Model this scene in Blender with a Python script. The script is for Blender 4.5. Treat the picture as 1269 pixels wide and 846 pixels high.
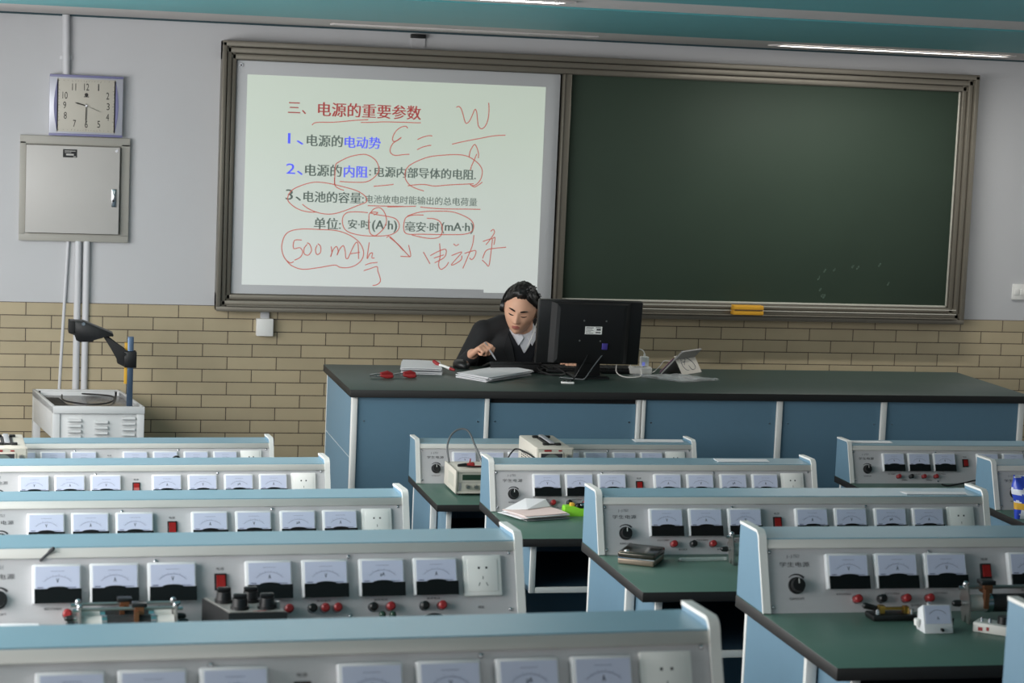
import bpy, bmesh, math, random
from mathutils import Vector, Matrix, noise
random.seed(7)
SC = bpy.context.scene
COL = SC.collection
for o in list(bpy.data.objects):
    bpy.data.objects.remove(o)

# ---------------------------------------------------------------- camera, world, lights, exposure
cam_d = bpy.data.cameras.new('camera')
cam_d.sensor_width = 36.0
cam_d.lens = 2680.2 / 1269 * 36.0
cam_d.clip_start, cam_d.clip_end = 0.05, 60
cam_d.dof.use_dof = True
cam_d.dof.focus_distance = 8.6
cam_d.dof.aperture_fstop = 10.0
cam = bpy.data.objects.new('camera', cam_d)
COL.objects.link(cam)
_R, _U, _F = Vector((0.97361, -0.22428, 0.04219)), Vector((-0.01494, 0.12183, 0.99244)), Vector((0.22772, 0.96688, -0.11527))
cam.matrix_world = Matrix(((_R.x, _U.x, -_F.x, 0), (_R.y, _U.y, -_F.y, 0), (_R.z, _U.z, -_F.z, 2.3628), (0, 0, 0, 1)))
SC.camera = cam
SC.view_settings.view_transform = 'Standard'
SC.view_settings.look = 'None'
SC.view_settings.gamma = 1
SC.view_settings.exposure = 0.0
SC.view_settings.use_curve_mapping = False
wd = bpy.data.worlds.new('world')
SC.world = wd
wd.use_nodes = True
wd.node_tree.nodes['Background'].inputs['Color'].default_value = (1.0, 0.99, 0.97, 1)
wd.node_tree.nodes['Background'].inputs['Strength'].default_value = 0.2


def area(name, loc, direction, sx, sy, power, color):
    l = bpy.data.lights.new(name, 'AREA')
    l.shape = 'RECTANGLE'
    l.size, l.size_y, l.energy, l.color = sx, sy, power, color
    o = bpy.data.objects.new(name, l)
    COL.objects.link(o)
    o.location = loc
    o.rotation_euler = Vector(direction).to_track_quat('-Z', 'Y').to_euler()
    return o


# daylight through the windows of the left wall, of the rear wall and (weaker) of the right wall
area('window_daylight', (-1.42, 6.0, 1.88), (1, 0.0, -0.55), 7.4, 1.35, 262, (1.0, 0.985, 0.975))
area('window_daylight', (0.4, -1.4, 2.35), (0.1, 1, -0.1), 5.0, 1.5, 48, (1.0, 0.985, 0.975))
area('window_daylight', (6.4, 9.2, 2.0), (-1, 0.3, -0.1), 2.0, 1.3, 4, (1.0, 0.99, 0.97))


# ---------------------------------------------------------------- helpers
def lin(c):
    c = c / 255.0
    return c / 12.92 if c <= 0.04045 else ((c + 0.055) / 1.055) ** 2.4


def rgb(t):
    return (lin(t[0]), lin(t[1]), lin(t[2]), 1)


MATS = {}


def mat(name, col, rough=0.5, metal=0.0, spec=0.5, var=0.0, vscale=8.0, bump=0.0, bscale=60.0, emit=0.0, stretch=None):
    m = bpy.data.materials.new(name)
    m.use_nodes = True
    nt = m.node_tree
    b = nt.nodes['Principled BSDF']
    b.inputs['Base Color'].default_value = rgb(col)
    b.inputs['Roughness'].default_value = rough
    b.inputs['Metallic'].default_value = metal
    b.inputs['Specular IOR Level'].default_value = spec
    tc = nt.nodes.new('ShaderNodeTexCoord')
    vec = tc.outputs['Object']
    if stretch:
        mp = nt.nodes.new('ShaderNodeMapping')
        mp.inputs['Scale'].default_value = stretch
        nt.links.new(vec, mp.inputs['Vector'])
        vec = mp.outputs['Vector']
    if var > 0:
        n = nt.nodes.new('ShaderNodeTexNoise')
        n.inputs['Scale'].default_value = vscale
        n.inputs['Detail'].default_value = 4
        nt.links.new(vec, n.inputs['Vector'])
        mx = nt.nodes.new('ShaderNodeMix')
        mx.data_type = 'RGBA'
        c = rgb(col)
        mx.inputs['A'].default_value = (c[0] * (1 - var), c[1] * (1 - var), c[2] * (1 - var), 1)
        mx.inputs['B'].default_value = (min(1, c[0] * (1 + var)), min(1, c[1] * (1 + var)), min(1, c[2] * (1 + var)), 1)
        nt.links.new(n.outputs['Fac'], mx.inputs['Factor'])
        nt.links.new(mx.outputs['Result'], b.inputs['Base Color'])
    if bump > 0:
        n2 = nt.nodes.new('ShaderNodeTexNoise')
        n2.inputs['Scale'].default_value = bscale
        nt.links.new(vec, n2.inputs['Vector'])
        bp = nt.nodes.new('ShaderNodeBump')
        bp.inputs['Strength'].default_value = bump
        bp.inputs['Distance'].default_value = 0.002
        nt.links.new(n2.outputs['Fac'], bp.inputs['Height'])
        nt.links.new(bp.outputs['Normal'], b.inputs['Normal'])
    if emit > 0:
        b.inputs['Emission Color'].default_value = rgb(col)
        b.inputs['Emission Strength'].default_value = emit
    MATS[name] = m
    return m


def tile_mat():
    m = bpy.data.materials.new('dado_tile')
    m.use_nodes = True
    nt = m.node_tree
    b = nt.nodes['Principled BSDF']
    b.inputs['Roughness'].default_value = 0.42
    tc = nt.nodes.new('ShaderNodeTexCoord')
    sp = nt.nodes.new('ShaderNodeSeparateXYZ')
    nt.links.new(tc.outputs['Object'], sp.inputs[0])
    ax = nt.nodes.new('ShaderNodeMath')
    az = nt.nodes.new('ShaderNodeMath')
    ax.inputs[1].default_value, az.inputs[1].default_value = 1.907, 1.38
    nt.links.new(sp.outputs['X'], ax.inputs[0])
    nt.links.new(sp.outputs['Z'], az.inputs[0])
    cb = nt.nodes.new('ShaderNodeCombineXYZ')
    nt.links.new(ax.outputs[0], cb.inputs['X'])
    nt.links.new(az.outputs[0], cb.inputs['Y'])
    br = nt.nodes.new('ShaderNodeTexBrick')
    br.offset, br.offset_frequency, br.squash, br.squash_frequency = 0.5, 2, 1.0, 2
    br.inputs['Scale'].default_value = 1.0
    br.inputs['Brick Width'].default_value = 0.25
    br.inputs['Row Height'].default_value = 0.065
    br.inputs['Mortar Size'].default_value = 0.0023
    br.inputs['Mortar Smooth'].default_value = 0.15
    br.inputs['Color1'].default_value = rgb((186, 172, 142))
    br.inputs['Color2'].default_value = rgb((196, 181, 149))
    br.inputs['Mortar'].default_value = rgb((80, 68, 58))
    nt.links.new(cb.outputs[0], br.inputs['Vector'])
    n = nt.nodes.new('ShaderNodeTexNoise')
    n.inputs['Scale'].default_value = 5
    n.inputs['Detail'].default_value = 6
    nt.links.new(tc.outputs['Object'], n.inputs['Vector'])
    mx = nt.nodes.new('ShaderNodeMix'); mx.data_type = 'RGBA'; mx.blend_type = 'MULTIPLY'
    mx.inputs['Factor'].default_value = 0.25
    nt.links.new(br.outputs['Color'], mx.inputs['A'])
    nt.links.new(n.outputs['Fac'], mx.inputs['B'])
    nt.links.new(mx.outputs['Result'], b.inputs['Base Color'])
    bp = nt.nodes.new('ShaderNodeBump')
    bp.inputs['Strength'].default_value = 0.5
    bp.inputs['Distance'].default_value = 0.002
    bp.invert = True
    nt.links.new(br.outputs['Fac'], bp.inputs['Height'])
    nt.links.new(bp.outputs['Normal'], b.inputs['Normal'])
    MATS['dado_tile'] = m
    return m


def glass_film(name, col, alpha, rough):
    m = mat(name, col, rough, spec=0.9)
    m.node_tree.nodes['Principled BSDF'].inputs['Alpha'].default_value = alpha
    return m


class B:
    """collects shapes into one bmesh; every shape takes a material index"""

    def __init__(s):
        s.bm = bmesh.new()

    def _fin(s, verts, mi, M):
        if M is not None:
            bmesh.ops.transform(s.bm, matrix=M, verts=verts)
        fs = set()
        for v in verts:
            fs.update(v.link_faces)
        for f in fs:
            f.material_index = mi
        return verts

    def box(s, x0, x1, y0, y1, z0, z1, mi=0, bev=0.0, M=None, seg=2):
        r = bmesh.ops.create_cube(s.bm, size=1.0)
        vs = r['verts']
        for v in vs:
            v.co = Vector((x0 + (v.co.x + .5) * (x1 - x0), y0 + (v.co.y + .5) * (y1 - y0), z0 + (v.co.z + .5) * (z1 - z0)))
        if bev > 0:
            es = set()
            for v in vs:
                es.update(v.link_edges)
            rr = bmesh.ops.bevel(s.bm, geom=list(es), offset=bev, segments=seg, profile=0.5, affect='EDGES')
            vs = list({v for f in rr['faces'] for v in f.verts} | {v for v in vs if v.is_valid})
            allv = set(vs)
            for v in list(allv):
                for f in v.link_faces:
                    allv.update(f.verts)
            vs = list(allv)
        return s._fin(vs, mi, M)

    def cyl(s, p0, p1, r0, r1=None, seg=16, mi=0, M=None, caps=True):
        r1 = r0 if r1 is None else r1
        p0, p1 = Vector(p0), Vector(p1)
        d = p1 - p0
        q = d.to_track_quat('Z', 'Y').to_matrix()
        a, b = [], []
        for i in range(seg):
            t = 2 * math.pi * i / seg
            c = q @ Vector((math.cos(t), math.sin(t), 0))
            a.append(s.bm.verts.new(p0 + c * r0))
            b.append(s.bm.verts.new(p1 + c * r1))
        for i in range(seg):
            j = (i + 1) % seg
            s.bm.faces.new((a[i], a[j], b[j], b[i]))
        if caps:
            s.bm.faces.new(a[::-1])
            s.bm.faces.new(b)
        return s._fin(a + b, mi, M)

    def tube(s, pts, r, seg=8, mi=0, M=None, closed=False, flat=1.0):
        pts = [Vector(p) for p in pts]
        n = len(pts)
        rr = r if isinstance(r, (list, tuple)) else [r] * n
        rings = []
        up = Vector((0, 0, 1))
        for i, p in enumerate(pts):
            d = (pts[min(i + 1, n - 1)] - pts[max(i - 1, 0)])
            if closed:
                d = pts[(i + 1) % n] - pts[(i - 1) % n]
            if d.length < 1e-9:
                d = Vector((1, 0, 0))
            d.normalize()
            ref = up if abs(d.z) < 0.92 else Vector((0, 1, 0))
            if i == 0:
                x = ref.cross(d).normalized()
            else:
                x = (px - d * px.dot(d))
                x = x.normalized() if x.length > 1e-5 else ref.cross(d).normalized()
            px = x
            y = d.cross(x)
            rings.append([s.bm.verts.new(p + (x * math.cos(2 * math.pi * k / seg) + y * math.sin(2 * math.pi * k / seg) * flat) * rr[i]) for k in range(seg)])
        m = n if closed else n - 1
        for i in range(m):
            A, C = rings[i], rings[(i + 1) % n]
            for k in range(seg):
                l = (k + 1) % seg
                s.bm.faces.new((A[k], A[l], C[l], C[k]))
        if not closed:
            s.bm.faces.new(rings[0][::-1])
            s.bm.faces.new(rings[-1])
        return s._fin([v for g in rings for v in g], mi, M)

    def limb(s, pts, radii, seg=16, mi=0, M=None):
        """rounded tapered chain: tube with spherical ends"""
        pts = [Vector(p) for p in pts]
        vs = s.tube(pts, radii, seg, mi, None)
        for p, r in zip(pts, radii):
            vs = vs + s.ball(p, (r, r, r), seg, max(6, seg // 2), mi)
        return s._fin(vs, mi, M)

    def ball(s, c, r, u=16, v=10, mi=0, M=None, rot=None):
        q = bmesh.ops.create_uvsphere(s.bm, u_segments=u, v_segments=v, radius=1.0)['verts']
        T = Matrix.Translation(Vector(c)) @ (rot.to_4x4() if rot is not None else Matrix()) @ Matrix.Diagonal((r[0], r[1], r[2], 1))
        bmesh.ops.transform(s.bm, matrix=T, verts=q)
        return s._fin(q, mi, M)

    def loft(s, rings, mi=0, M=None, caps=True):
        R = [[s.bm.verts.new(Vector(p)) for p in g] for g in rings]
        n = len(R[0])
        for a, b in zip(R, R[1:]):
            for k in range(n):
                l = (k + 1) % n
                s.bm.faces.new((a[k], a[l], b[l], b[k]))
        if caps:
            s.bm.faces.new(R[0][::-1])
            s.bm.faces.new(R[-1])
        return s._fin([v for g in R for v in g], mi, M)

    def prism(s, poly, d, mi=0, M=None, bev=0.0):
        """polygon (3-D points) pushed along vector d"""
        d = Vector(d)
        a = [s.bm.verts.new(Vector(p)) for p in poly]
        b = [s.bm.verts.new(Vector(p) + d) for p in poly]
        n = len(a)
        for i in range(n):
            j = (i + 1) % n
            s.bm.faces.new((a[i], a[j], b[j], b[i]))
        s.bm.faces.new(a[::-1])
        s.bm.faces.new(b)
        vs = a + b
        if bev > 0:
            es = set()
            for v in vs:
                es.update(v.link_edges)
            rr = bmesh.ops.bevel(s.bm, geom=list(es), offset=bev, segments=2, profile=0.5, affect='EDGES')
            st = {v for f in rr['faces'] for v in f.verts}
            for v in list(st):
                for f in v.link_faces:
                    st.update(f.verts)
            vs = list(st)
        return s._fin(vs, mi, M)

    def text(s, body, x0, y0, x1=None, h=None, mi=0, M=None, valign='c', depth=0.0004, bold=0.0):
        """text in the XY plane starting at (x0, y0 = middle line); fitted to width x1-x0 or height h"""
        me = text_mesh(body, bold)
        xs = [v[0] for v in me[0]]; ys = [v[1] for v in me[0]]
        w, hh = max(xs) - min(xs), max(ys) - min(ys)
        k = (x1 - x0) / w if x1 is not None else h / hh
        ky = h / hh if (h is not None and x1 is not None) else k
        cx, cy = min(xs), (max(ys) + min(ys)) / 2
        vs = [s.bm.verts.new(((v[0] - cx) * k + x0, (v[1] - cy) * ky + y0, depth)) for v in me[0]]
        for f in me[1]:
            try:
                s.bm.faces.new([vs[i] for i in f])
            except ValueError:
                pass
        return s._fin(vs, mi, M)

    def build(s, name, mats, parent=None, smooth=35, loc=None):
        bmesh.ops.recalc_face_normals(s.bm, faces=[f for f in s.bm.faces])
        me = bpy.data.meshes.new(name)
        s.bm.to_mesh(me)
        s.bm.free()
        for m in (mats if isinstance(mats, (list, tuple)) else [mats]):
            me.materials.append(MATS[m] if isinstance(m, str) else m)
        if smooth:
            me.polygons.foreach_set('use_smooth', [True] * len(me.polygons))
            me.set_sharp_from_angle(angle=math.radians(smooth))
        o = bpy.data.objects.new(name, me)
        COL.objects.link(o)
        if parent is not None:
            o.parent = parent
        if loc is not None:
            o.location = loc
        return o


_TX = {}


def text_mesh(body, bold=0.0):
    key = (body, bold)
    if key not in _TX:
        cu = bpy.data.curves.new('glyphs', 'FONT')
        cu.body = body
        cu.size = 1.0
        cu.offset = bold
        cu.resolution_u = 3
        ob = bpy.data.objects.new('glyphs', cu)
        COL.objects.link(ob)
        dg = bpy.context.evaluated_depsgraph_get()
        dg.update()
        me = bpy.data.meshes.new_from_object(ob.evaluated_get(dg))
        _TX[key] = ([tuple(v.co) for v in me.vertices], [tuple(p.vertices) for p in me.polygons])
        bpy.data.objects.remove(ob)
        bpy.data.curves.remove(cu)
        bpy.data.meshes.remove(me)
    return _TX[key]


def remesh(ob, voxel, smooth_iter=0):
    """turns overlapping closed pieces into one continuous skin"""
    md = ob.modifiers.new('r', 'REMESH')
    md.mode = 'VOXEL'
    md.voxel_size = voxel
    if smooth_iter:
        sm = ob.modifiers.new('s', 'SMOOTH')
        sm.factor = 0.5
        sm.iterations = smooth_iter
    dg = bpy.context.evaluated_depsgraph_get()
    dg.update()
    me = bpy.data.meshes.new_from_object(ob.evaluated_get(dg))
    mats = [m for m in ob.data.materials]
    ob.modifiers.clear()
    old = ob.data
    ob.data = me
    me.name = ob.name
    me.materials.clear()
    for m in mats:
        me.materials.append(m)
    bpy.data.meshes.remove(old)
    me.polygons.foreach_set('use_smooth', [True] * len(me.polygons))
    return ob


def tag(o, label=None, cat=None, group=None, kind=None):
    if label: o['label'] = label
    if cat: o['category'] = cat
    if group: o['group'] = group
    if kind: o['kind'] = kind
    return o


def thing(name, label, cat, loc=(0, 0, 0), rz=0.0, group=None):
    o = bpy.data.objects.new(name, None)
    o.empty_display_size = 0.1
    COL.objects.link(o)
    o.location = loc
    o.rotation_euler = (0, 0, rz)
    return tag(o, label, cat, group)


def struct(b, name, mats, smooth=0):
    return tag(b.build(name, mats, None, smooth), kind='structure')


def dup(root, loc, label, group=None, rz=None):
    r = root.copy()
    COL.objects.link(r)
    r.location = loc
    r['label'] = label
    if rz is not None: r.rotation_euler = (0, 0, rz)
    if group: r['group'] = group
    for ch in list(root.children):
        c = ch.copy()
        COL.objects.link(c)
        c.parent = r
        for g in list(ch.children):
            d = g.copy()
            COL.objects.link(d)
            d.parent = c
    return r


def smooth_path(pts, n=8):
    """Catmull-Rom through points"""
    P = [Vector(p) for p in pts]
    out = []
    for i in range(len(P) - 1):
        a, b, c, d = P[max(i - 1, 0)], P[i], P[i + 1], P[min(i + 2, len(P) - 1)]
        for k in range(n):
            t = k / n
            out.append(0.5 * ((2 * b) + (c - a) * t + (2 * a - 5 * b + 4 * c - d) * t * t + (3 * b - a - 3 * c + d) * t ** 3))
    out.append(P[-1])
    return out


# ---------------------------------------------------------------- materials
mat('wall_paint', (198, 199, 201), 0.75, var=0.03, vscale=3, bump=0.15, bscale=180)
mat('ceiling_white', (205, 200, 198), 0.7, var=0.02)
mat('ceiling_teal', (94, 166, 172), 0.55, var=0.03, vscale=3)
mat('gap_teal', (44, 70, 78), 0.7)
mat('floor_vinyl', (62, 68, 72), 0.55, var=0.12, vscale=6)
mat('podium', (70, 74, 76), 0.6, var=0.1)
tile_mat()
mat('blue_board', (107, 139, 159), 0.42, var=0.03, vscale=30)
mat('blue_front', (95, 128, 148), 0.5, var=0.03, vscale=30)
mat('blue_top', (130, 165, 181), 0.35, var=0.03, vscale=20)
mat('edge_white', (226, 226, 222), 0.4)
mat('panel_grey', (194, 193, 195), 0.45, metal=0.12, var=0.04, vscale=40, stretch=(1, 8, 8))
mat('rail_alu', (203, 202, 197), 0.42, metal=0.2)
mat('table_green', (76, 106, 95), 0.38, var=0.06, vscale=14)
mat('table_edge', (31, 30, 29), 0.55)
mat('console_green', (54, 70, 65), 0.42, spec=0.35, var=0.06, vscale=14)
mat('dark_inside', (46, 52, 58), 0.7)
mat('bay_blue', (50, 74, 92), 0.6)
mat('meter_plastic', (222, 224, 226), 0.3)
mat('dial_paper', (202, 208, 230), 0.16, spec=0.7)
mat('dial_ink', (100, 108, 140), 0.6)
mat('dial_letter', (62, 66, 86), 0.6)
mat('meter_black', (18, 18, 19), 0.22)
mat('black_plastic', (22, 22, 23), 0.38)
mat('black_matte', (20, 20, 21), 0.7)
mat('red_plastic', (150, 40, 42), 0.35)
mat('red_switch', (146, 27, 25), 0.3)
mat('socket_white', (238, 238, 234), 0.32)
mat('ink', (52, 52, 56), 0.7)
mat('ink_faint', (128, 128, 132), 0.7)
mat('chrome', (205, 205, 208), 0.22, metal=1.0)
mat('board_alu', (122, 117, 106), 0.42, metal=0.4, var=0.04)
mat('board_alu_dark', (84, 80, 72), 0.5, metal=0.4)
mat('board_lip', (206, 204, 192), 0.4, metal=0.3)
mat('whiteboard', (200, 202, 204), 0.35)
mat('slide_red', (178, 98, 96), 0.8, emit=0.42)
mat('slide_blue', (124, 134, 222), 0.8, emit=0.42)
mat('slide_grey', (120, 132, 126), 0.8, emit=0.42)
mat('slide_ink', (188, 110, 100), 0.8, emit=0.42)
mat('box_grey', (168, 166, 158), 0.5, var=0.03)
mat('box_door', (192, 190, 186), 0.45, var=0.03)
mat('pipe_white', (206, 207, 210), 0.45)
mat('clock_silver', (190, 192, 202), 0.35, metal=0.25)
mat('clock_violet', (122, 122, 160), 0.35)
mat('clock_face', (192, 188, 176), 0.5)
mat('clock_ink', (46, 42, 38), 0.5)
mat('cart_grey', (206, 208, 208), 0.45, var=0.03)
mat('cart_dark', (112, 110, 108), 0.25, spec=0.8)
mat('pole_blue', (92, 112, 136), 0.3, metal=0.7)
mat('yellow', (222, 172, 60), 0.5)
mat('eraser_yellow', (214, 158, 44), 0.55)
mat('eraser_felt', (98, 74, 40), 0.9)
mat('paper', (232, 232, 234), 0.8)
mat('paper_pink', (228, 206, 200), 0.8)
mat('paper_grey', (150, 152, 156), 0.8)
mat('beige_case', (212, 206, 194), 0.45, var=0.02)
mat('beige_panel', (192, 190, 178), 0.5)
mat('lcd_green', (44, 66, 52), 0.2)
mat('crt_green', (112, 124, 118), 0.25)
mat('grey_cable', (92, 96, 98), 0.5)
mat('black_cable', (24, 24, 25), 0.5)
mat('white_cable', (224, 222, 216), 0.5)
mat('green_block', (148, 226, 60), 0.4)
mat('bronze_case', (84, 80, 72), 0.18, metal=0.75)
mat('bronze_side', (150, 134, 118), 0.3, metal=0.55)
mat('steel', (176, 174, 170), 0.3, metal=0.9)
mat('coil_black', (44, 42, 42), 0.5, bump=0.6, bscale=300)
mat('ceramic', (214, 212, 206), 0.4)
mat('copper', (150, 100, 70), 0.35, metal=0.7)
mat('brass', (186, 150, 74), 0.3, metal=0.9)
mat('resistor_black', (36, 36, 37), 0.4)
mat('resistor_top', (132, 130, 126), 0.5)
mat('bag_blue', (60, 84, 196), 0.25)
mat('bag_white', (224, 228, 238), 0.3)
mat('tablet_pink', (158, 112, 140), 0.5)
mat('tablet_grey', (156, 152, 150), 0.5)
mat('flap_white', (206, 200, 190), 0.6)
mat('violet_port', (70, 60, 140), 0.4)
glass_film('clear_film', (226, 230, 232), 0.42, 0.12)
glass_film('clear_rod', (206, 214, 212), 0.35, 0.05)
mat('skin', (222, 172, 144), 0.5, spec=0.35, var=0.05, vscale=30)
mat('lips', (176, 108, 98), 0.5)
mat('hair', (20, 18, 18), 0.45, var=0.2, vscale=60)
mat('jacket', (30, 31, 33), 0.85, var=0.15, vscale=30)
mat('sweater', (22, 24, 30), 0.9)
mat('shirt', (206, 208, 214), 0.75)
mat('trousers', (28, 29, 33), 0.85)

# ---------------------------------------------------------------- the room
WY = 10.936          # plane of the front wall
XL, XR, YB, ZC = -1.5, 6.6, -1.6, 2.64
b = B(); b.box(XL - .2, XR + .2, WY, WY + .2, -.3, ZC + .3); struct(b, 'wall_front', 'wall_paint')
b = B(); b.box(XL, XR, WY - .012, WY, -.05, 1.220); struct(b, 'trim_1', 'dado_tile')
# left and right walls with window openings
b = B()
b.box(XL - .2, XL, YB, WY, -.3, 1.2); b.box(XL - .2, XL, YB, WY, 2.78, 3.3)
b.box(XL - .2, XL, 9.75, WY, 1.2, 2.78); b.box(XL - .2, XL, YB, .6, 1.2, 2.78)
struct(b, 'wall_left', 'wall_paint')
b = B()
b.box(XR, XR + .2, YB, WY, -.3, 1.2); b.box(XR, XR + .2, YB, WY, 2.7, 3.3)
b.box(XR, XR + .2, 10.3, WY, 1.2, 2.7); b.box(XR, XR + .2, YB, 8.2, 1.2, 2.7)
struct(b, 'wall_right', 'wall_paint')
b = B(); b.box(XL - .2, XR + .2, YB - .2, YB, -.3, 3.3); struct(b, 'wall_back', 'wall_paint')
# window frames (out of the picture to the left and right)
for n, (xw, y0, y1, z1) in enumerate(((XL - .12, .6, 9.75, 2.78), (XR + .12, 8.2, 10.3, 2.7))):
    b = B()
    k = max(2, int((y1 - y0) / 1.5))
    for i in range(k + 1):
        y = y0 + (y1 - y0 - .06) * i / k
        b.box(xw - .03, xw + .03, y, y + .06, 1.2, z1)
    b.box(xw - .03, xw + .03, y0, y1, 1.2, 1.26); b.box(xw - .03, xw + .03, y0, y1, z1 - .06, z1)
    struct(b, 'window_%d' % (n + 1), 'edge_white')
# stepped floor: one tier for each row of benches, and the podium at the front
FLOORS = [0.0, .161, .317, .485, .635, .795, .955, 1.115]
b = B()
for k, z in enumerate(FLOORS):
    y1 = WY if k == 0 else 8.516 - 1.37 * k + .42
    y0 = YB if k == len(FLOORS) - 1 else 8.516 - 1.37 * (k + 1) + .42
    b.box(XL, XR, y0, y1, -.3, z)
struct(b, 'floor', 'floor_vinyl')
b = B(); b.box(XL + .9, XR, 8.98, WY, 0, .2, bev=.008); struct(b, 'floor_podium', 'podium')
# ceiling: white slab with recessed-looking teal bands between white bands
b = B()
b.box(XL - .2, XR + .2, YB, WY, ZC, ZC + .25)
struct(b, 'ceiling', 'ceiling_white')
for i, (y0, y1) in enumerate(((6.9, 9.42), (3.5, 6.12), (0.2, 2.7))):
    b = B(); b.box(XL, XR, y0, y1, ZC - .006, ZC + .002, bev=.002); struct(b, 'trim_%d' % (i + 2), 'ceiling_teal')
b = B(); b.box(XL, XR, WY - .014, WY, ZC - .009, ZC); struct(b, 'trim_5', 'gap_teal')


# ---------------------------------------------------------------- ceiling lights
tube_on = mat('tube_lit', (255, 252, 244), 0.4, emit=9.0)
tube_off = mat('tube_unlit', (214, 216, 206), 0.25)


def ceiling_lamp(label, x0, x1, y, lit, power=0.0):
    t = thing('ceiling_lamp', label, 'lamp', ((x0 + x1) / 2, y, ZC))
    L = (x1 - x0) / 2
    b = B()
    for y0, y1 in ((-.075, -.060), (.060, .075)):
        b.box(-L - .03, L + .03, y0, y1, -.008, -.0005, bev=.002)
    b.box(-L - .03, -L, -.06, .06, -.008, -.0005); b.box(L, L + .03, -.06, .06, -.008, -.0005)
    b.build('lamp_frame', 'ceiling_white', t)
    b = B()
    b.box(-L, L, -.060, .060, -.006, -.0005)
    b.build('light_panel', tube_on if lit else tube_off, t)
    if lit:
        l = area('tube_light', ((x0 + x1) / 2, y, ZC - .02), (0, 0, -1), x1 - x0, .05, power, (1.0, 0.98, 0.94))
    return t


ceiling_lamp('lit fluorescent tube lamp on the ceiling above the green chalkboard', 3.66, 4.86, 10.12, True, 16)
ceiling_lamp('unlit fluorescent lamp on the ceiling above the projected slide', 1.50, 2.72, 10.2, False)
ceiling_lamp('lit tube lamp in the ceiling strip at the top edge of the photo', .45, 1.64, 6.5, True, 8)

# ---------------------------------------------------------------- the boards on the front wall
BX0, BX1, BZ0, BZ1 = 1.022, 5.066, 1.202, 2.548
t = thing('board_frame', 'long grey aluminium frame around whiteboard and chalkboard with ridged tray', 'frame', ((BX0 + BX1) / 2, WY, BZ0))
ox, oy, oz = (BX0 + BX1) / 2, WY, BZ0


def ridged(b, ax, a0, a1, c, w, sign):
    """frame member with three ridges; ax 'x' horizontal at z=c, 'z' vertical at x=c"""
    prof = [(0, .95), (.33, .80), (.66, .66)]
    for i, (o, dep) in enumerate(prof):
        lo, hi = o * w, o * w + w / 3 - .004
        d = .118 * dep
        lo, hi = sorted((c + sign * lo, c + sign * hi))
        if ax == 'x':
            b.box(a0 - ox, a1 - ox, -d, 0, lo - oz, hi - oz, 0, bev=.004)
        else:
            b.box(lo - ox, hi - ox, -d, 0, a0 - oz, a1 - oz, 0, bev=.004)
    lo, hi = sorted((c + sign * w * .02, c + sign * w * .98))
    if ax == 'x':
        b.box(a0 - ox, a1 - ox, -.07, 0, lo - oz, hi - oz, 1)
    else:
        b.box(lo - ox, hi - ox, -.07, 0, a0 - oz, a1 - oz, 1)


b = B(); ridged(b, 'x', BX0, BX1, BZ1, .095, -1); b.build('top_rail', ['board_alu', 'board_alu_dark'], t)
b = B(); ridged(b, 'z', BZ0 + .02, BZ1 - .006, BX0, .075, 1); b.build('side_rail', ['board_alu', 'board_alu_dark'], t)
b = B(); ridged(b, 'z', BZ0 + .02, BZ1 - .006, BX1, .085, -1); b.build('side_rail', ['board_alu', 'board_alu_dark'], t)
b = B(); ridged(b, 'x', BX0, BX1, BZ0, .088, 1)
b.box(BX0 + .05 - ox, BX1 - .05 - ox, -.135, -.05, 0.028, .034, 0, bev=.002)
for zz in (.075, .052):
    b.box(2.79 - ox, BX1 - .05 - ox, -.112, -.104, zz, zz + .004, 2)
b.build('chalk_tray', ['board_alu', 'board_alu_dark', 'board_lip'], t)
b = B(); b.box(2.772 - ox, 2.815 - ox, -.085, 0, .085, 1.255, 0, bev=.004); b.box(2.779 - ox, 2.784 - ox, -.088, -.08, .085, 1.255, 1)
b.build('centre_post', ['board_alu', 'board_alu_dark'], t)

WB0, WB1, WZ0, WZ1 = 1.094, 2.762, 1.286, 2.455
t = thing('interactive_whiteboard', 'grey bordered whiteboard showing a projected slide with red handwriting', 'whiteboard', ((WB0 + WB1) / 2, WY, WZ0))
ox, oz = (WB0 + WB1) / 2, WZ0
b = B(); b.box(WB0 - ox, WB1 - ox, -.058, -.01, 0, WZ1 - WZ0, bev=.006); b.build('board_surface', 'whiteboard', t)
b = B()
b.cyl((1.118 - ox, -.058, 2.43 - oz), (1.118 - ox, -.064, 2.43 - oz), .011, mi=0)
b.cyl((1.118 - ox, -.064, 2.43 - oz), (1.118 - ox, -.0655, 2.43 - oz), .004, mi=1)
b.build('round_screw', ['chrome', 'black_plastic'], t)
sm = bpy.data.materials.new('projected_light'); sm.use_nodes = True; MATS['projected_light'] = sm
nt = sm.node_tree
pb = nt.nodes['Principled BSDF']; pb.inputs['Base Color'].default_value = rgb((196, 202, 200)); pb.inputs['Roughness'].default_value = .6
tc = nt.nodes.new('ShaderNodeTexCoord'); sp = nt.nodes.new('ShaderNodeSeparateXYZ'); nt.links.new(tc.outputs['Generated'], sp.inputs[0])
cr = nt.nodes.new('ShaderNodeValToRGB')
cr.color_ramp.elements[0].position = .08; cr.color_ramp.elements[0].color = rgb((214, 219, 214))
cr.color_ramp.elements[1].position = .75; cr.color_ramp.elements[1].color = rgb((200, 217, 190))
nt.links.new(sp.outputs['Z'], cr.inputs['Fac']); nt.links.new(cr.outputs['Color'], pb.inputs['Emission Color'])
pb.inputs['Emission Strength'].default_value = .40
S0, S1, SZ0, SZ1 = 1.151, 2.684, 1.334, 2.386
b = B(); b.box(S0 - ox, S1 - ox, -.0592, -.0575, SZ0 - oz, SZ1 - oz)
b.box(2.40 - ox, 2.66 - ox, -.0592, -.0575, 1.318 - oz, SZ0 - oz)
slide = b.build('projected_slide', 'projected_light', t, 0)
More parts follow.
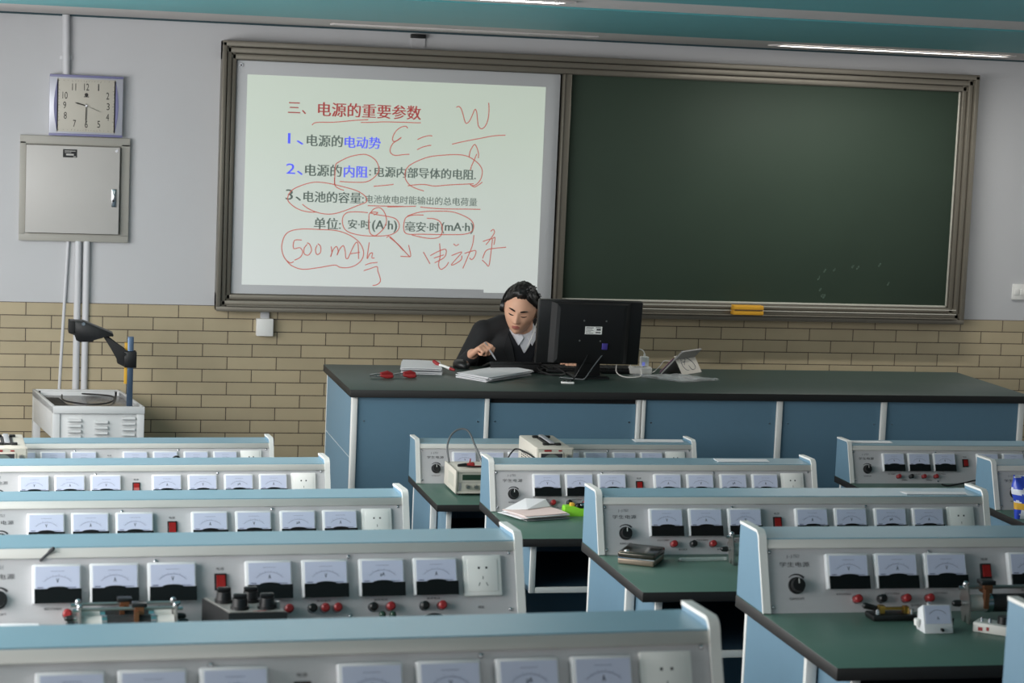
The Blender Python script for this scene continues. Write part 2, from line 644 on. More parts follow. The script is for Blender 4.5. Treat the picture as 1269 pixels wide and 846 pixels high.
SM = Matrix(((1, 0, 0, -ox), (0, 0, -1, -.0594), (0, 1, 0, -oz), (0, 0, 0, 1)))
TEXT = [('三、', 1.358, 1.452, 2.228, 'r', .0), ('电源的重要参数', 1.509, 2.037, 2.228, 'r', .006), ('1、', 1.362, 1.444, 2.074, 'b', .002), ('电源的', 1.457, 1.641, 2.07, 'g', .014),
        ('电动势', 1.649, 1.835, 2.068, 'b', .014), ('2、', 1.358, 1.445, 1.922, 'b', .002), ('电源的', 1.453, 1.640, 1.921, 'g', .014), ('内阻', 1.65, 1.774, 1.92, 'b', .014),
        (':', 1.780, 1.790, 1.917, 'g', .01), ('电源内部导体的电阻.', 1.807, 2.335, 1.924, 'g', .010), ('3、', 1.359, 1.441, 1.792, 'g', .002), ('电池的容量:', 1.449, 1.758, 1.787, 'g', .012),
        ('电池放电时能输出的总电荷量', 1.767, 2.349, 1.784, 'g', .002), ('单位:', 1.507, 1.645, 1.653, 'g', .01), ('安·时', 1.68, 1.796, 1.654, 'g', .01), ('(A·h)', 1.804, 1.934, 1.647, 'g', .008),
        ('毫安·时', 1.975, 2.155, 1.65, 'g', .01), ('(mA·h)', 2.162, 2.334, 1.648, 'g', .008)]
LET = {'r': ('heading_lettering', 'slide_red'), 'b': ('blue_lettering', 'slide_blue'), 'g': ('grey_lettering', 'slide_grey')}
for s_, x0, x1, z, c, bo in TEXT:
    b = B()
    hh = .056 if len(s_) == 2 and s_[1] == '、' and s_[0] != '三' else None
    for sh in ((0, .0018, .0032) if bo > .005 else (0, .0008)):
        b.text(s_, x0 + sh, z, x1 + sh - .003, h=hh, mi=0, M=SM)
    b.build(LET[c][0], LET[c][1], slide, 0)
STROKES = [[1482,2146,1493,2157,1522,2162,1580,2164,1638,2170,1696,2178,1766,2184],[1729,2169,1784,2171,1843,2176,1901,2177,1949,2178,2014,2178,2037,2179],[1970,2148,1961,2158,1939,2154,1914,2136,1897,2107,1895,2085,1906,2079,1925,2089,1939,2101,1922,2088,1897,2069,1884,2040,1889,2019,1912,2009,1957,2015,1984,2017],[2023,2093,2049,2106,2081,2115,2099,2114],[2023,2042,2051,2056,2083,2065,2095,2066],[2218,2264,2230,2269,2243,2258,2254,2230,2265,2196,2275,2185,2291,2200,2306,2236,2316,2258,2325,2243,2331,2205,2337,2174,2354,2160,2373,2175,2385,2207,2389,2251,2386,2294],[2203,2076,2263,2092,2340,2109,2417,2126,2481,2132],[2295,2015,2300,2046,2319,2078,2332,2066,2343,2034,2343,2010],[2304,1947,2310,1970,2322,1999,2334,2031],[1984,1959,2022,1982,2085,2007,2162,2019,2240,2024,2292,2015,2339,1987,2365,1953,2364,1914,2349,1885,2327,1869,2308,1871],[1984,1959,1967,1933,1967,1895,1988,1864,2021,1846,2066,1833],[1982,1857,2026,1864,2071,1866,2123,1860,2194,1868,2285,1875,2324,1878],[2304,1876,2327,1862,2350,1873,2369,1888],[1806,1849,1860,1855,1908,1862],[1631,1868,1695,1866,1765,1870,1806,1893,1829,1926,1824,1960,1802,1989,1761,2008,1714,2004,1668,1990,1622,1965,1608,1950,1606,1907,1605,1855,1608,1850],[1445,1747,1480,1724,1535,1705,1596,1702,1657,1719,1725,1748,1772,1770,1764,1797,1722,1823,1653,1841,1571,1857,1503,1860,1436,1841,1386,1812,1370,1771,1392,1742,1433,1719,1481,1709,1521,1710],[1604,1886,1609,1846,1633,1830,1654,1824],[1779,1750,1848,1750,1963,1751],[1880,1746,2028,1754],[2050,1751,2102,1747,2177,1745,2282,1747,2365,1748],[1781,1714,1726,1717,1674,1711,1653,1685,1656,1644,1681,1615,1743,1599,1819,1596,1895,1603,1935,1625,1945,1656,1926,1686,1884,1698,1829,1705,1794,1713],[1794,1713,1811,1734,1841,1741,1866,1718,1878,1678,1869,1643,1843,1612,1819,1598,1794,1614,1788,1668,1791,1713,1832,1716,1812,1703],[1881,1589,1902,1593,1971,1526],[1897,1591,1946,1554,2008,1495,1997,1555],[2008,1495,1957,1496],[2070,1710,2015,1708,1978,1694,1968,1657,1972,1624,1996,1610,2063,1612,2182,1613,2287,1618,2328,1638,2330,1674,2299,1703,2223,1730,2140,1732,2051,1725,1985,1703],[2086,1694,2127,1692,2157,1677,2170,1641,2160,1604,2123,1592,2071,1595,2011,1607],[1383,1451,1359,1481,1347,1528,1359,1582,1389,1610,1449,1622,1538,1622,1626,1618,1696,1595,1745,1558,1766,1511,1755,1470,1721,1442,1680,1431,1646,1433,1618,1443,1537,1428,1456,1418,1401,1435,1377,1458,1394,1449,1410,1456],[1448,1566,1411,1563,1408,1523,1439,1527,1454,1507,1444,1480,1414,1463],[1476,1545,1461,1524,1463,1497,1484,1491,1499,1515,1489,1545,1475,1553],[1527,1543,1519,1519,1527,1495,1545,1506,1544,1536,1530,1550],[1598,1538,1603,1507,1597,1485,1609,1521,1626,1538,1635,1515,1630,1494,1643,1525,1660,1543,1671,1516,1675,1482,1686,1477],[1686,1477,1718,1551,1735,1555,1741,1477],[1699,1503,1746,1511],[1793,1563,1785,1481,1798,1505,1812,1509,1809,1485,1823,1484],[1776,1447,1803,1457,1839,1462],[1770,1418,1804,1430,1837,1440,1843,1417,1858,1370,1842,1349,1818,1343],[2075,1521,2112,1461],[2112,1503,2145,1522,2185,1538,2195,1524,2183,1494,2136,1467],[2131,1491,2183,1509],[2158,1567,2164,1508,2157,1456,2171,1434,2196,1450,2209,1472],[2231,1567,2245,1558,2259,1566],[2223,1506,2276,1526,2247,1488,2224,1459,2241,1462,2274,1485,2277,1507],[2291,1519,2347,1535,2345,1505,2330,1488,2318,1497],[2336,1614,2331,1564,2307,1497,2285,1441],[2424,1636,2437,1646,2444,1630,2424,1596,2402,1566],[2385,1583,2409,1592,2435,1600,2448,1604,2444,1567],[2387,1495,2404,1536,2441,1548,2509,1556],[2435,1596,2430,1529,2422,1459,2406,1469,2385,1487]]
b = B()
for s_ in STROKES:
    pts = smooth_path([(s_[i] / 1000 - ox, 0, s_[i + 1] / 1000 - oz) for i in range(0, len(s_), 2)], 5)
    L_, R_ = [], []
    n_ = len(pts)
    for i, p in enumerate(pts):
        d = pts[min(i + 1, n_ - 1)] - pts[max(i - 1, 0)]
        d = d.normalized() if d.length > 1e-9 else Vector((1, 0, 0))
        q = Vector((-d.z, 0, d.x)) * .0024
        L_.append(b.bm.verts.new((p.x + q.x, -.0602, p.z + q.z))); R_.append(b.bm.verts.new((p.x - q.x, -.0602, p.z - q.z)))
    for i in range(n_ - 1):
        b.bm.faces.new((L_[i], R_[i], R_[i + 1], L_[i + 1]))
b.build('red_handwriting', 'slide_ink', slide, 0)

CB0, CB1, CZ0, CZ1 = 2.812, 4.985, 1.288, 2.457
cbm = mat('chalkboard_green', (50, 64, 53), 0.6, spec=0.25, var=0.12, vscale=2.5)
t = thing('chalkboard', 'dark green chalkboard on the wall right of the whiteboard', 'chalkboard', ((CB0 + CB1) / 2, WY, CZ0))
ox = (CB0 + CB1) / 2
b = B(); b.box(CB0 - ox, CB1 - ox, -.052, -.01, 0, CZ1 - CZ0, bev=.003); b.build('writing_surface', 'chalkboard_green', t)
b = B(); b.box(CB0 - ox, CB1 - ox, -.058, -.045, -.001, .010, bev=.002); b.box(CB1 - ox - .010, CB1 - ox, -.058, -.045, 0, CZ1 - CZ0, bev=.002)
b.build('edge_lip', 'board_lip', t)
mat('chalk_dust', (72, 90, 78), .9)
b = B()
rnd = random.Random(3)
for i in range(10):
    x = rnd.uniform(.2, .75); z = rnd.uniform(.03, .22)
    for k in range(3):
        b.box(x + k * .004, x + k * .004 + rnd.uniform(.004, .01), -.0526, -.0518, z + k * .006, z + k * .006 + rnd.uniform(.004, .012))
b.build('chalk_mark', 'chalk_dust', t, 0)

t = thing('chalkboard_eraser', 'yellow felt chalkboard eraser lying on the chalk tray', 'eraser', (3.817, WY - .1245, 1.2365))
b = B(); b.box(-.084, .084, -.026, .026, 0.026, .050, bev=.004); b.build('eraser_back', 'eraser_yellow', t)
b = B(); b.box(-.084, .084, -.026, .026, 0, .0245, bev=.003); b.build('felt_pad', 'eraser_yellow', t)
b = B(); b.box(-.078, .078, -.0275, .022, .022, .029); b.build('groove', 'eraser_felt', t)

# small cable duct above the board
t = thing('cable_box', 'small black cable box on the wall just under the ceiling', 'box', (2.015, WY, 2.60))
b = B(); b.box(-.038, .038, -.03, 0, .004, .024, bev=.002); b.build('box_body', 'black_plastic', t)
b = B(); b.box(-.03, .038, -.012, 0, -.05, .004); b.build('cable_cover', 'wall_paint', t)

# ---------------------------------------------------------------- wall fittings on the left
t = thing('wall_clock', 'silver wall clock with cream face above the grey metal box', 'clock', (.366, WY, 2.05))
b = B(); b.box(-.178, .178, -.045, 0, 0, .295, bev=.006); b.build('clock_case', 'clock_silver', t)
b = B(); b.box(-.178, .178, -.048, -.04, .285, .297, bev=.002); b.box(-.178, .178, -.048, -.04, -.002, .010, bev=.002)
for s_ in (-1, 1):
    pts = [(s_ * .135, -.0455, .02)] + [(s_ * (.140 + .016 * math.sin(math.pi * k / 8)), -.0455, .02 + .255 * k / 8) for k in range(9)] + [(s_ * .135, -.0455, .275)]
    b.prism(pts, (0, -.002, 0))
b.build('violet_trim', 'clock_violet', t)
b = B(); b.box(-.142, .142, -.0475, -.044, .018, .278, bev=.001); face = b.build('clock_face', 'clock_face', t)
CM = Matrix(((1, 0, 0, 0), (0, 0, -1, -.0478), (0, 1, 0, .148), (0, 0, 0, 1)))
b = B()
for n_, (x, y) in {12: (0, .092), 1: (.058, .092), 2: (.103, .052), 3: (.106, 0), 4: (.104, -.052), 5: (.062, -.088), 6: (.002, -.09), 7: (-.055, -.088), 8: (-.1, -.05), 9: (-.104, .0), 10: (-.103, .048), 11: (-.06, .09)}.items():
    w = {1: .005, 11: .019}.get(n_, .024 if n_ >= 10 else .014)
    b.text(str(n_), x - w / 2, y, x + w / 2, h=.034, M=CM, bold=0)
for k in range(60):
    a = 2 * math.pi * k / 60
    c, s_ = math.cos(a), math.sin(a)
    k2 = min(.134 / max(abs(c), 1e-6), .122 / max(abs(s_), 1e-6))
    l = .008 if k % 5 == 0 else .004
    p, q = Vector((c, s_, 0)) * (k2 - l), Vector((c, s_, 0)) * k2
    n = Vector((-s_, c, 0)) * .0006
    b.prism([p - n, q - n, q + n, p + n], (0, 0, .0006), M=CM)
b.ball((0, .054, .0004), (.009, .009, .0004), M=CM); b.box(-.012, .012, .042, .046, 0, .0006, M=CM)
b.build('numerals', 'clock_ink', face, 0)


def hand(name, ang, l, w, z, m):
    b = B()
    d = Vector((math.sin(ang), math.cos(ang), 0)); n = Vector((d.y, -d.x, 0))
    b.prism([-d * l * .12 - n * w * .6, d * l * .75 - n * w, d * l, d * l * .75 + n * w, -d * l * .12 + n * w * .6], (0, 0, .001), M=CM @ Matrix.Translation((0, 0, z)))
    b.build(name, m, t)


hand('hour_hand', math.radians(285), .058, .0036, .002, 'clock_ink')
hand('minute_hand', math.radians(181), .088, .0024, .004, 'clock_ink')
hand('second_hand', math.radians(111), .082, .0008, .006, 'clock_ink')
b = B(); b.cyl((0, 0, 0), (0, 0, .009), .005, mi=0, M=CM); b.build('hand_cap', 'chrome', t)

t = thing('fuse_box', 'grey metal electrical box with closed door mounted below the clock', 'electrical box', (.318, WY, 1.527))
b = B()
W2, H = .266, .518
b.box(-W2, W2, -.028, 0, 0, .038, bev=.003); b.box(-W2, W2, -.028, 0, H - .042, H, bev=.003)
b.box(-W2, -W2 + .030, -.028, 0, .03, H - .03, bev=.003); b.box(W2 - .042, W2, -.028, 0, .03, H - .03, bev=.003)
b.box(-W2 + .02, W2 - .02, -.012, 0, .02, H - .02)
b.build('box_frame', 'box_grey', t)
b = B(); b.box(-W2 + .030, W2 - .050, -.058, -.012, .042, H - .046, bev=.003); door = b.build('box_door', 'box_door', t)
b = B()
b.box(.178, .202, -.066, -.058, .178, .268, bev=.0035); b.box(.184, .196, -.074, -.064, .205, .245, mi=0, bev=.003); b.box(.184, .192, -.076, -.072, .205, .214, mi=1)
b.build('door_lock', ['chrome', 'black_plastic'], door)
b = B(); b.box(-.06, .008, -.0592, -.0575, H - .102, H - .062); b.build('name_plate', 'black_plastic', door)
NM = Matrix(((1, 0, 0, 0), (0, 0, -1, -.0594), (0, 1, 0, 0), (0, 0, 0, 1)))
b = B()
b.box(-.045, -.008, H - .092, H - .084, 0, .0003, M=NM)
b.box(-.052, .0, H - .072, H - .069, 0, .0003, M=NM); b.box(-.052, -.02, H - .079, H - .077, 0, .0003, M=NM); b.box(-.01, .003, H - .099, H - .096, 0, .0003, M=NM)
b.build('plate_marking', 'box_door', door, 0)
b = B(); b.cyl((.2, -.058, H - .062), (.2, -.0605, H - .062), .007); b.build('door_rivet', 'chrome', door)


def pipe(label, pts, r, nclip=()):
    t = thing('wall_conduit', label, 'pipe', (pts[0][0], WY, pts[0][1]))
    b = B(); b.tube([(x - pts[0][0], -r - .002, z - pts[0][1]) for x, z in pts], r, 14); b.build('conduit', 'pipe_white', t)
    for x, z in nclip:
        b = B(); b.box(x - pts[0][0] - r - .012, x - pts[0][0] + r + .012, -.012, -.001, z - pts[0][1] - .01, z - pts[0][1] + .01, bev=.002)
        b.tube([(x - pts[0][0], -r - .002, z - pts[0][1] - .01), (x - pts[0][0], -r - .002, z - pts[0][1] + .01)], r + .002, 14)
        b.build('pipe_clip', 'pipe_white', t)
    return t


pipe('white conduit running from the ceiling down behind the clock', [(.262, ZC - .002), (.268, 2.30)], .018, [(.266, 2.43)])
pipe('white wall pipe below the metal box, left of the pair', [(.341, 1.53), (.341, .2)], .0165)
pipe('white wall pipe below the metal box, right of the pair', [(.383, 1.53), (.383, .2)], .0165)
pipe('thin slanting white cable tube left of the two pipes', [(.292, 1.53), (.262, .8), (.255, .2)], .008)

t = thing('junction_box', 'small white socket box on the tiles below the whiteboard corner', 'socket', (1.276, WY - .012, 1.072))
b = B(); b.box(-.043, .043, -.04, 0, 0, .09, bev=.005); b.build('box_body', 'socket_white', t)
b = B(); b.box(-.022, .022, -.025, 0, .088, .128, bev=.003); b.build('cable_entry', 'wall_paint', t)
t = thing('light_switch', 'white double light switch on the wall at the right edge', 'switch', (5.432, WY, 1.335))
b = B(); b.box(-.043, .043, -.012, 0, 0, .086, bev=.003); b.build('switch_plate', 'socket_white', t)
for s_ in (-1, 1):
    b = B(); b.box(s_ * .018 - .014, s_ * .018 + .014, -.016, -.01, .026, .06, bev=.002); b.build('rocker', 'socket_white', t)

# ---------------------------------------------------------------- overhead projector cart at the left
t = thing('projector_cart', 'pale grey metal overhead projector cabinet with louvred front and tray top', 'cabinet', (.335, 10.52, .2))
cx, cy = .335, 10.52
FX0, FX1, FY, BY = .218 - cx, .642 - cx, 10.245 - cy, 10.80 - cy
BX_0, BX_1 = .130 - cx, .548 - cx
zt = .60
sk = lambda u, v: (FX0 + (FX1 - FX0) * u + (BX_0 - FX0) * v, FY + (BY - FY) * v)
b = B()
def cart_box(b, u0, u1, v0, v1, z0, z1, mi=0):
    p = [sk(u0, v0), sk(u1, v0), sk(u1, v1), sk(u0, v1)]
    b.prism([(x, y, z0) for x, y in p], (0, 0, z1 - z0), mi, bev=.0015)
for u in (0, .92):
    for v in (0, .93):
        cart_box(b, u, u + .08, v, v + .07, 0, zt)
cart_box(b, 0.08, .92, 0.015, .04, .1, zt - .03)
cart_box(b, 0, 0.03, 0.07, .93, zt - .15, zt); cart_box(b, .97, 1.0, 0.07, .93, .1, zt)
cart_box(b, .05, .95, .93, .96, zt - .15, zt)
cart_box(b, 0.01, .99, 0.02, .98, .08, .1)
b.build('cabinet_body', 'cart_grey', t)
b = B()
cart_box(b, 0, 1.0, -.01, .02, zt - .03, zt + .004); cart_box(b, 0, .03, 0, 1, zt - .03, zt + .004); cart_box(b, .97, 1, 0, 1, zt - .03, zt + .004); cart_box(b, 0, 1, .97, 1, zt - .03, zt + .004)
b.build('tray_rim', 'cart_grey', t)
b = B(); cart_box(b, .03, .97, .02, .97, zt - .04, zt - .022); b.build('glass_stage', 'cart_dark', t)
b = B()
for i in range(9):
    cart_box(b, .06 + i * .022, .066 + i * .022, .2, .8, zt - .024, zt - .018)
pts = [sk(.3, .85), sk(.25, .5), sk(.5, .3), sk(.75, .45), sk(.85, .8), sk(.5, .95)]
b.tube(smooth_path([(x, y, zt - .012) for x, y in pts], 5), .004, 6)
b.build('stage_cable', 'black_cable', t)
for u, top in ((.165, 4), (.455, 4), (.755, 5)):
    b = B()
    for k in range(6):
        z = zt - .062 - k * .026 + (0.012 if top == 5 else 0) - (.008 if u == .455 else 0)
        x0, y0 = sk(u, 0); x1, y1 = sk(u + .145, 0)
        b.loft([[(x0, y0 + .006, z - .008), (x0, y0 - .008, z - .006), (x0, y0 - .006, z + .002), (x0, y0 + .006, z + .006)], [(x1, y0 + .006, z - .008), (x1, y0 - .008, z - .006), (x1, y0 - .006, z + .002), (x1, y0 + .006, z + .006)]])
    b.build('louvre', 'cart_grey', t)
# pole and projector head
PX, PY = .574 - cx, 10.30 - cy
ph = lambda x, z: (x - cx, PY, z - .2)
b = B(); b.box(PX - .014, PX + .014, PY - .012, PY + .012, zt - .03, 1.130 - .2, bev=.002); pole = b.build('pole', 'pole_blue', t)
b = B(); b.box(PX - .028, PX - .014, PY - .004, PY + .010, .905 - .2, 1.10 - .2, bev=.001); b.build('height_scale', 'yellow', pole)
b = B()
Y2 = Vector((0, .05, 0))
b.prism([Vector(ph(*p)) - Y2 / 2 for p in ((.556, 1.062), (.600, 1.062), (.600, .985), (.552, .985), (.512, 1.005), (.510, 1.03), (.442, 1.135), (.455, 1.14))], Y2, bev=.003)
b.build('arm', 'black_matte', t)
b = B(); b.box(PX - .03, PX + .028, PY - .03, PY + .03, .985 - .2, 1.062 - .2, bev=.004); b.cyl((PX - .03, PY - .034, 1.05 - .2), (PX - .03, PY + .034, 1.05 - .2), .008, mi=0)
b.build('clamp', 'black_plastic', t)
b = B()
Y3 = Vector((0, .09, 0))
b.prism([Vector(ph(*p)) - Y3 / 2 for p in ((.288, 1.205), (.352, 1.203), (.490, 1.148), (.492, 1.134), (.45, 1.136), (.44, 1.125), (.40, 1.12), (.40, 1.108), (.335, 1.106), (.318, 1.115), (.315, 1.14), (.288, 1.145))], Y3, bev=.004)
head_ = b.build('projector_head', 'black_plastic', t)
b = B(); b.cyl(ph(.352, 1.192), (ph(.352, 1.192)[0], PY - .047, ph(.352, 1.192)[2]), .008); b.build('hinge_bolt', 'chrome', head_)
b = B(); b.box(.283 - cx, .312 - cx, PY - .052, PY + .052, 1.148 - .2, 1.204 - .2, bev=.003); b.build('mirror_cap', 'black_matte', head_)

# ---------------------------------------------------------------- the student benches
# bench axes: x along the bench from its left end, y = 0 at the foot of the instrument panel (+y to the front wall), z = 0 on the table top
TY, TZ = .06 / .1728, .162 / .1728
PM = Matrix(((1, 0, 0, 0), (0, TY, -TZ, 0), (0, TZ, TY, 0), (0, 0, 0, 1)))      # panel coordinates (u, w along the slope, out of the panel)
L = 1.2


def make_bench(name, label, loc, group):
    t = thing(name, label, 'lab bench', loc, 0, group)
    # table
    b = B()
    b.box(0, L, -.44, .187, -.028, 0, 1, bev=.003)
    for f in b.bm.faces:
        if f.normal.z > .9 or (f.calc_center_median().z > -.0005): f.material_index = 0
    b.build('tabletop', ['table_green', 'table_edge'], t, 30)
    for s_ in (0, 1):
        x0, x1 = (.02, .045) if s_ == 0 else (L - .045, L - .02)
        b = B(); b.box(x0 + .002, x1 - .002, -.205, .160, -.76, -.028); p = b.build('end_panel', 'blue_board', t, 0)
        b = B()
        b.box(x0, x1, -.222, -.205, -.76, -.029, bev=.003); b.box(x0, x1, .160, .175, -.76, -.029, bev=.003)
        b.build('edge_band', 'edge_white', p)
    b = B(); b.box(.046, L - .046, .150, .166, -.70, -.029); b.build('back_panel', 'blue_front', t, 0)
    b = B()
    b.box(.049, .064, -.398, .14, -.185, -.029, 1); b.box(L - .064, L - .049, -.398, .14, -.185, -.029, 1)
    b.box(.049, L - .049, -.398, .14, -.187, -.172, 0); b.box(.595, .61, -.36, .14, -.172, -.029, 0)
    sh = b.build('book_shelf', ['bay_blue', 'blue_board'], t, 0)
    b = B()
    for x0, x1, z0, z1 in ((.047, .066, -.189, -.029), (L - .066, L - .047, -.189, -.029), (.066, L - .066, -.189, -.170)):
        b.box(x0, x1, -.408, -.396, z0, z1, bev=.002)
    b.build('edge_strip', 'edge_white', sh)
    b = B(); b.box(.046, L - .046, .02, .06, -.72, -.66, bev=.004); b.build('foot_rail', 'edge_white', t)
    # raised instrument console
    prof = [(.002, .001)]
    c = Vector((.080, .150))
    prof += [(.0535, .142)] + [(c.x + .024 * math.cos(a), c.y + .022 * math.sin(a)) for a in [math.radians(v) for v in (165, 145, 125, 108)]] + [(.183, .168), (.183, .001)]
    for s_ in (0, 1):
        x0, x1 = (0.0015, .0165) if s_ == 0 else (L - .0165, L - .0015)
        b = B(); b.prism([(x0, y, z) for y, z in prof], (x1 - x0, 0, 0)); p = b.build('end_cap', 'blue_board', t, 20)
        b = B()
        x0, x1 = (0, .018) if s_ == 0 else (L - .018, L)
        pr = prof[:-1]
        outer = []
        for i, (y, z) in enumerate(pr):
            a_ = Vector(pr[max(i - 1, 0)]); c_ = Vector(pr[min(i + 1, len(pr) - 1)])
            d = (c_ - a_).normalized(); n = Vector((-d.y, d.x))
            outer.append((y + n.x * .004, z + n.y * .004))
        rings = []
        for (y, z), (y2, z2) in zip(pr, outer):
            rings.append([(x0, y2 - (y2 - y) * 1.6, z2 - (z2 - z) * 1.6), (x0, y2, z2), (x1, y2, z2), (x1, y2 - (y2 - y) * 1.6, z2 - (z2 - z) * 1.6)])
        b.loft(rings)
        b.build('edge_band', 'edge_white', p, 25)
    b = B(); b.box(.0165, L - .0165, 0.0, .147, -.016, -.006, M=PM); panel = b.build('instrument_panel', 'panel_grey', t, 0)
    # lettering
    b = B()
    b.text('学生电源', .048, .110, .118, h=.011, M=PM, depth=-.0055)
    b.text('电源电压调节', .066, .034, .101, h=.0055, M=PM, depth=-.0055)
    b.text('电源', .531, .118, .547, h=.006, M=PM, depth=-.0055)
    for u in (.176, .292, .408): b.text('低压交流输出', u, .043, u + .035, h=.005, M=PM, depth=-.0055)
    for u in (.238, .352): b.text('直流稳压', u, .016, u + .026, h=.005, M=PM, depth=-.0055)
    for u in (.623, .742, .866, .982): b.text('直流电流', u, .047, u + .03, h=.0045, M=PM, depth=-.0055)
    b.text('插座', 1.095, .026, 1.109, h=.006, M=PM, depth=-.0055)
    b.build('lettering', 'ink', panel, 0)
    b = B(); b.text('J-J型', .064, .128, .096, h=.009, M=PM, depth=-.0055); b.build('type_lettering', 'ink_faint', panel, 0)
    b = B(); b.box(.017, L - .017, .145, .1655, -.016, .001, M=PM, bev=.0015); b.box(.018, L - .018, .066, .072, .145, .1545); b.build('top_rail', 'rail_alu', t)
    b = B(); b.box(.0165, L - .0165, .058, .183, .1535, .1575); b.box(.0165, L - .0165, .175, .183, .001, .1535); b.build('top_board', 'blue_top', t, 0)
    # screws
    for u, w in ((.026, .138), (.026, .016), (.404, .136), (.404, .012), (.814, .138), (.814, .014), (1.170, .141), (1.168, .020)):
        b = B(); b.cyl((u, w, -.006), (u, w, -.002), .0048, .0035, 12, M=PM); b.cyl((u, w, -.002), (u, w, -.001), .0035, .002, 12, M=PM); b.build('screw', 'chrome', t)
    # voltage knob
    b = B()
    b.cyl((.084, .063, -.006), (.084, .063, .0), .019, .0185, 24, M=PM); b.cyl((.084, .063, 0), (.084, .063, .014), .0165, .0145, 24, M=PM)
    k = b.build('voltage_knob', 'black_plastic', t)
    b = B(); b.box(.083, .085, .066, .077, .013, .0147, M=PM); b.build('pointer', 'edge_white', k, 0)
    b = B()
    arc0 = []
    for i in range(13):
        a = math.radians(132 - i * 7.5); wd_ = .0012 + .0026 * i / 12
        arc0.append((a, wd_))
    pts = [(.084 + math.cos(a) * (.024 + w_), .063 + math.sin(a) * (.024 + w_), -.0057) for a, w_ in arc0] + [(.084 + math.cos(a) * (.024 - w_ * .3), .063 + math.sin(a) * (.024 - w_ * .3), -.0057) for a, w_ in arc0[::-1]]
    b.prism(pts, (0, 0, .0004), M=PM); b.build('turn_arrow', 'ink', panel, 0)
    # seven meters
    for u0, u1, let in ((.152, .250, 'V'), (.268, .367, 'A'), (.386, .486, 'V'), (.590, .688, 'A'), (.710, .808, 'V'), (.833, .931, 'μA'), (.952, 1.048, 'A')):
        w0, w1 = .0525, .1315
        b = B(); b.box(u0, u1, w0, w1, -.006, .012, bev=.0025, M=PM); m = b.build('meter', 'meter_plastic', t)
        b = B(); b.box(u0 + .006, u1 - .003, w0 + .027, w1 - .005, .0118, .0126, M=PM); b.build('dial', 'dial_paper', m, 0)
        cu, cw = (u0 + u1) / 2 + .0015, w0 + .034
        b = B()
        R0 = .034
        ar = [math.radians(145 - i * 5) for i in range(23)]
        pts = [(cu + math.cos(a) * R0, cw + math.sin(a) * R0 * .78 - .006, .0127) for a in ar] + [(cu + math.cos(a) * (R0 - .0008), cw + math.sin(a) * (R0 - .0008) * .78 - .006, .0127) for a in ar[::-1]]
        b.prism(pts, (0, 0, .0002), M=PM)
        for i, a in enumerate(ar[::2]):
            l = .0045 if i % 2 == 0 else .0025
            b.prism([(cu + math.cos(a) * r + dx, cw + math.sin(a) * r * .78 - .006, .0127) for r, dx in ((R0, -.0003), (R0 + l, -.0003), (R0 + l, .0003), (R0, .0003))], (0, 0, .0002), M=PM)
        b.box(cu - .014, cu + .014, cw + .030, cw + .0306, .0127, .0129, M=PM)
        b.box(u0 + .010, u0 + .022, w0 + .0305, w0 + .0325, .0127, .0129, M=PM); b.box(u1 - .03, u1 - .010, w0 + .0305, w0 + .0318, .0127, .0129, M=PM)
        b.build('dial_scale', 'dial_ink', m, 0)
        b = B(); wl = .006 if let != 'μA' else .010
        b.text(let, cu - wl / 2, w0 + .045, cu + wl / 2, h=.0095, M=PM, depth=.0128, bold=.02)
        b.build('dial_letter', 'dial_letter', m, 0)
        b = B()
        top = [(cu + .022 * math.cos(math.radians(v)), w0 + .0285 + .0045 * math.sin(math.radians(v))) for v in (0, 30, 60, 90, 120, 150, 180)]
        poly = [(u0 + .004, w0 - .0005), (u1 + .001, w0 - .0005), (u1 + .001, w0 + .0285)] + top + [(u0 + .004, w0 + .0285)]
        b.prism([(x, y, .008) for x, y in poly], (0, 0, .0075), M=PM)
        b.cyl((cu, w0 + .013, .0155), (cu, w0 + .013, .0162), .003, mi=0, M=PM)
        b.build('lower_cover', 'meter_black', m, 20)
    # power switch
    b = B(); b.box(.526, .552, .073, .108, -.006, .0, bev=.0015, M=PM); sw = b.build('power_switch', 'black_plastic', t)
    b = B(); b.loft([[(u, .077, .0), (u, .104, .0), (u, .104, .0025), (u, .090, .0035), (u, .077, .0075)] for u in (.530, .548)], M=PM); b.build('rocker', 'red_switch', sw, 0)
    # terminals
    for u, c_ in ((.222, 'r'), (.280, 'b'), (.338, 'r'), (.394, 'r'), (.640, 'r'), (.681, 'r'), (.731, 'b'), (.758, 'r'), (.785, 'r'), (.862, 'b'), (.900, 'r'), (.974, 'b'), (1.013, 'r')):
        b = B(); b.cyl((u, .031, -.006), (u, .031, -.003), .0105, .0098, 16, mi=1, M=PM); b.cyl((u, .031, -.003), (u, .031, .014), .0085, .0095, 12, mi=0, M=PM); b.cyl((u, .031, .014), (u, .031, .017), .0095, .006, 12, mi=0, M=PM)
        b.build('terminal', ['red_plastic' if c_ == 'r' else 'black_plastic', 'chrome'], t)
    # mains socket
    b = B(); b.box(1.064, 1.149, .049, .136, -.006, .004, bev=.003, M=PM); b.box(1.073, 1.140, .058, .127, .003, .0055, bev=.001, M=PM); so = b.build('mains_socket', 'socket_white', t)
    b = B()
    for du in (-.0085, .0085): b.box(1.1065 + du - .0022, 1.1065 + du + .0022, .1085 - .0022, .1085 + .0022, .0053, .0058, M=PM)
    b.box(1.1058, 1.1072, .084, .0905, .0053, .0058, M=PM)
    for s_ in (-1, 1):
        cx_ = 1.1065 + s_ * .0085
        b.prism([(cx_ - .0007 - s_ * .0016, .0775, .0053), (cx_ + .0007 - s_ * .0016, .0775, .0053), (cx_ + .0007 + s_ * .0016, .070, .0053), (cx_ - .0007 + s_ * .0016, .070, .0053)], (0, 0, .0005), M=PM)
    b.build('socket_holes', 'black_matte', so, 0)
    return t


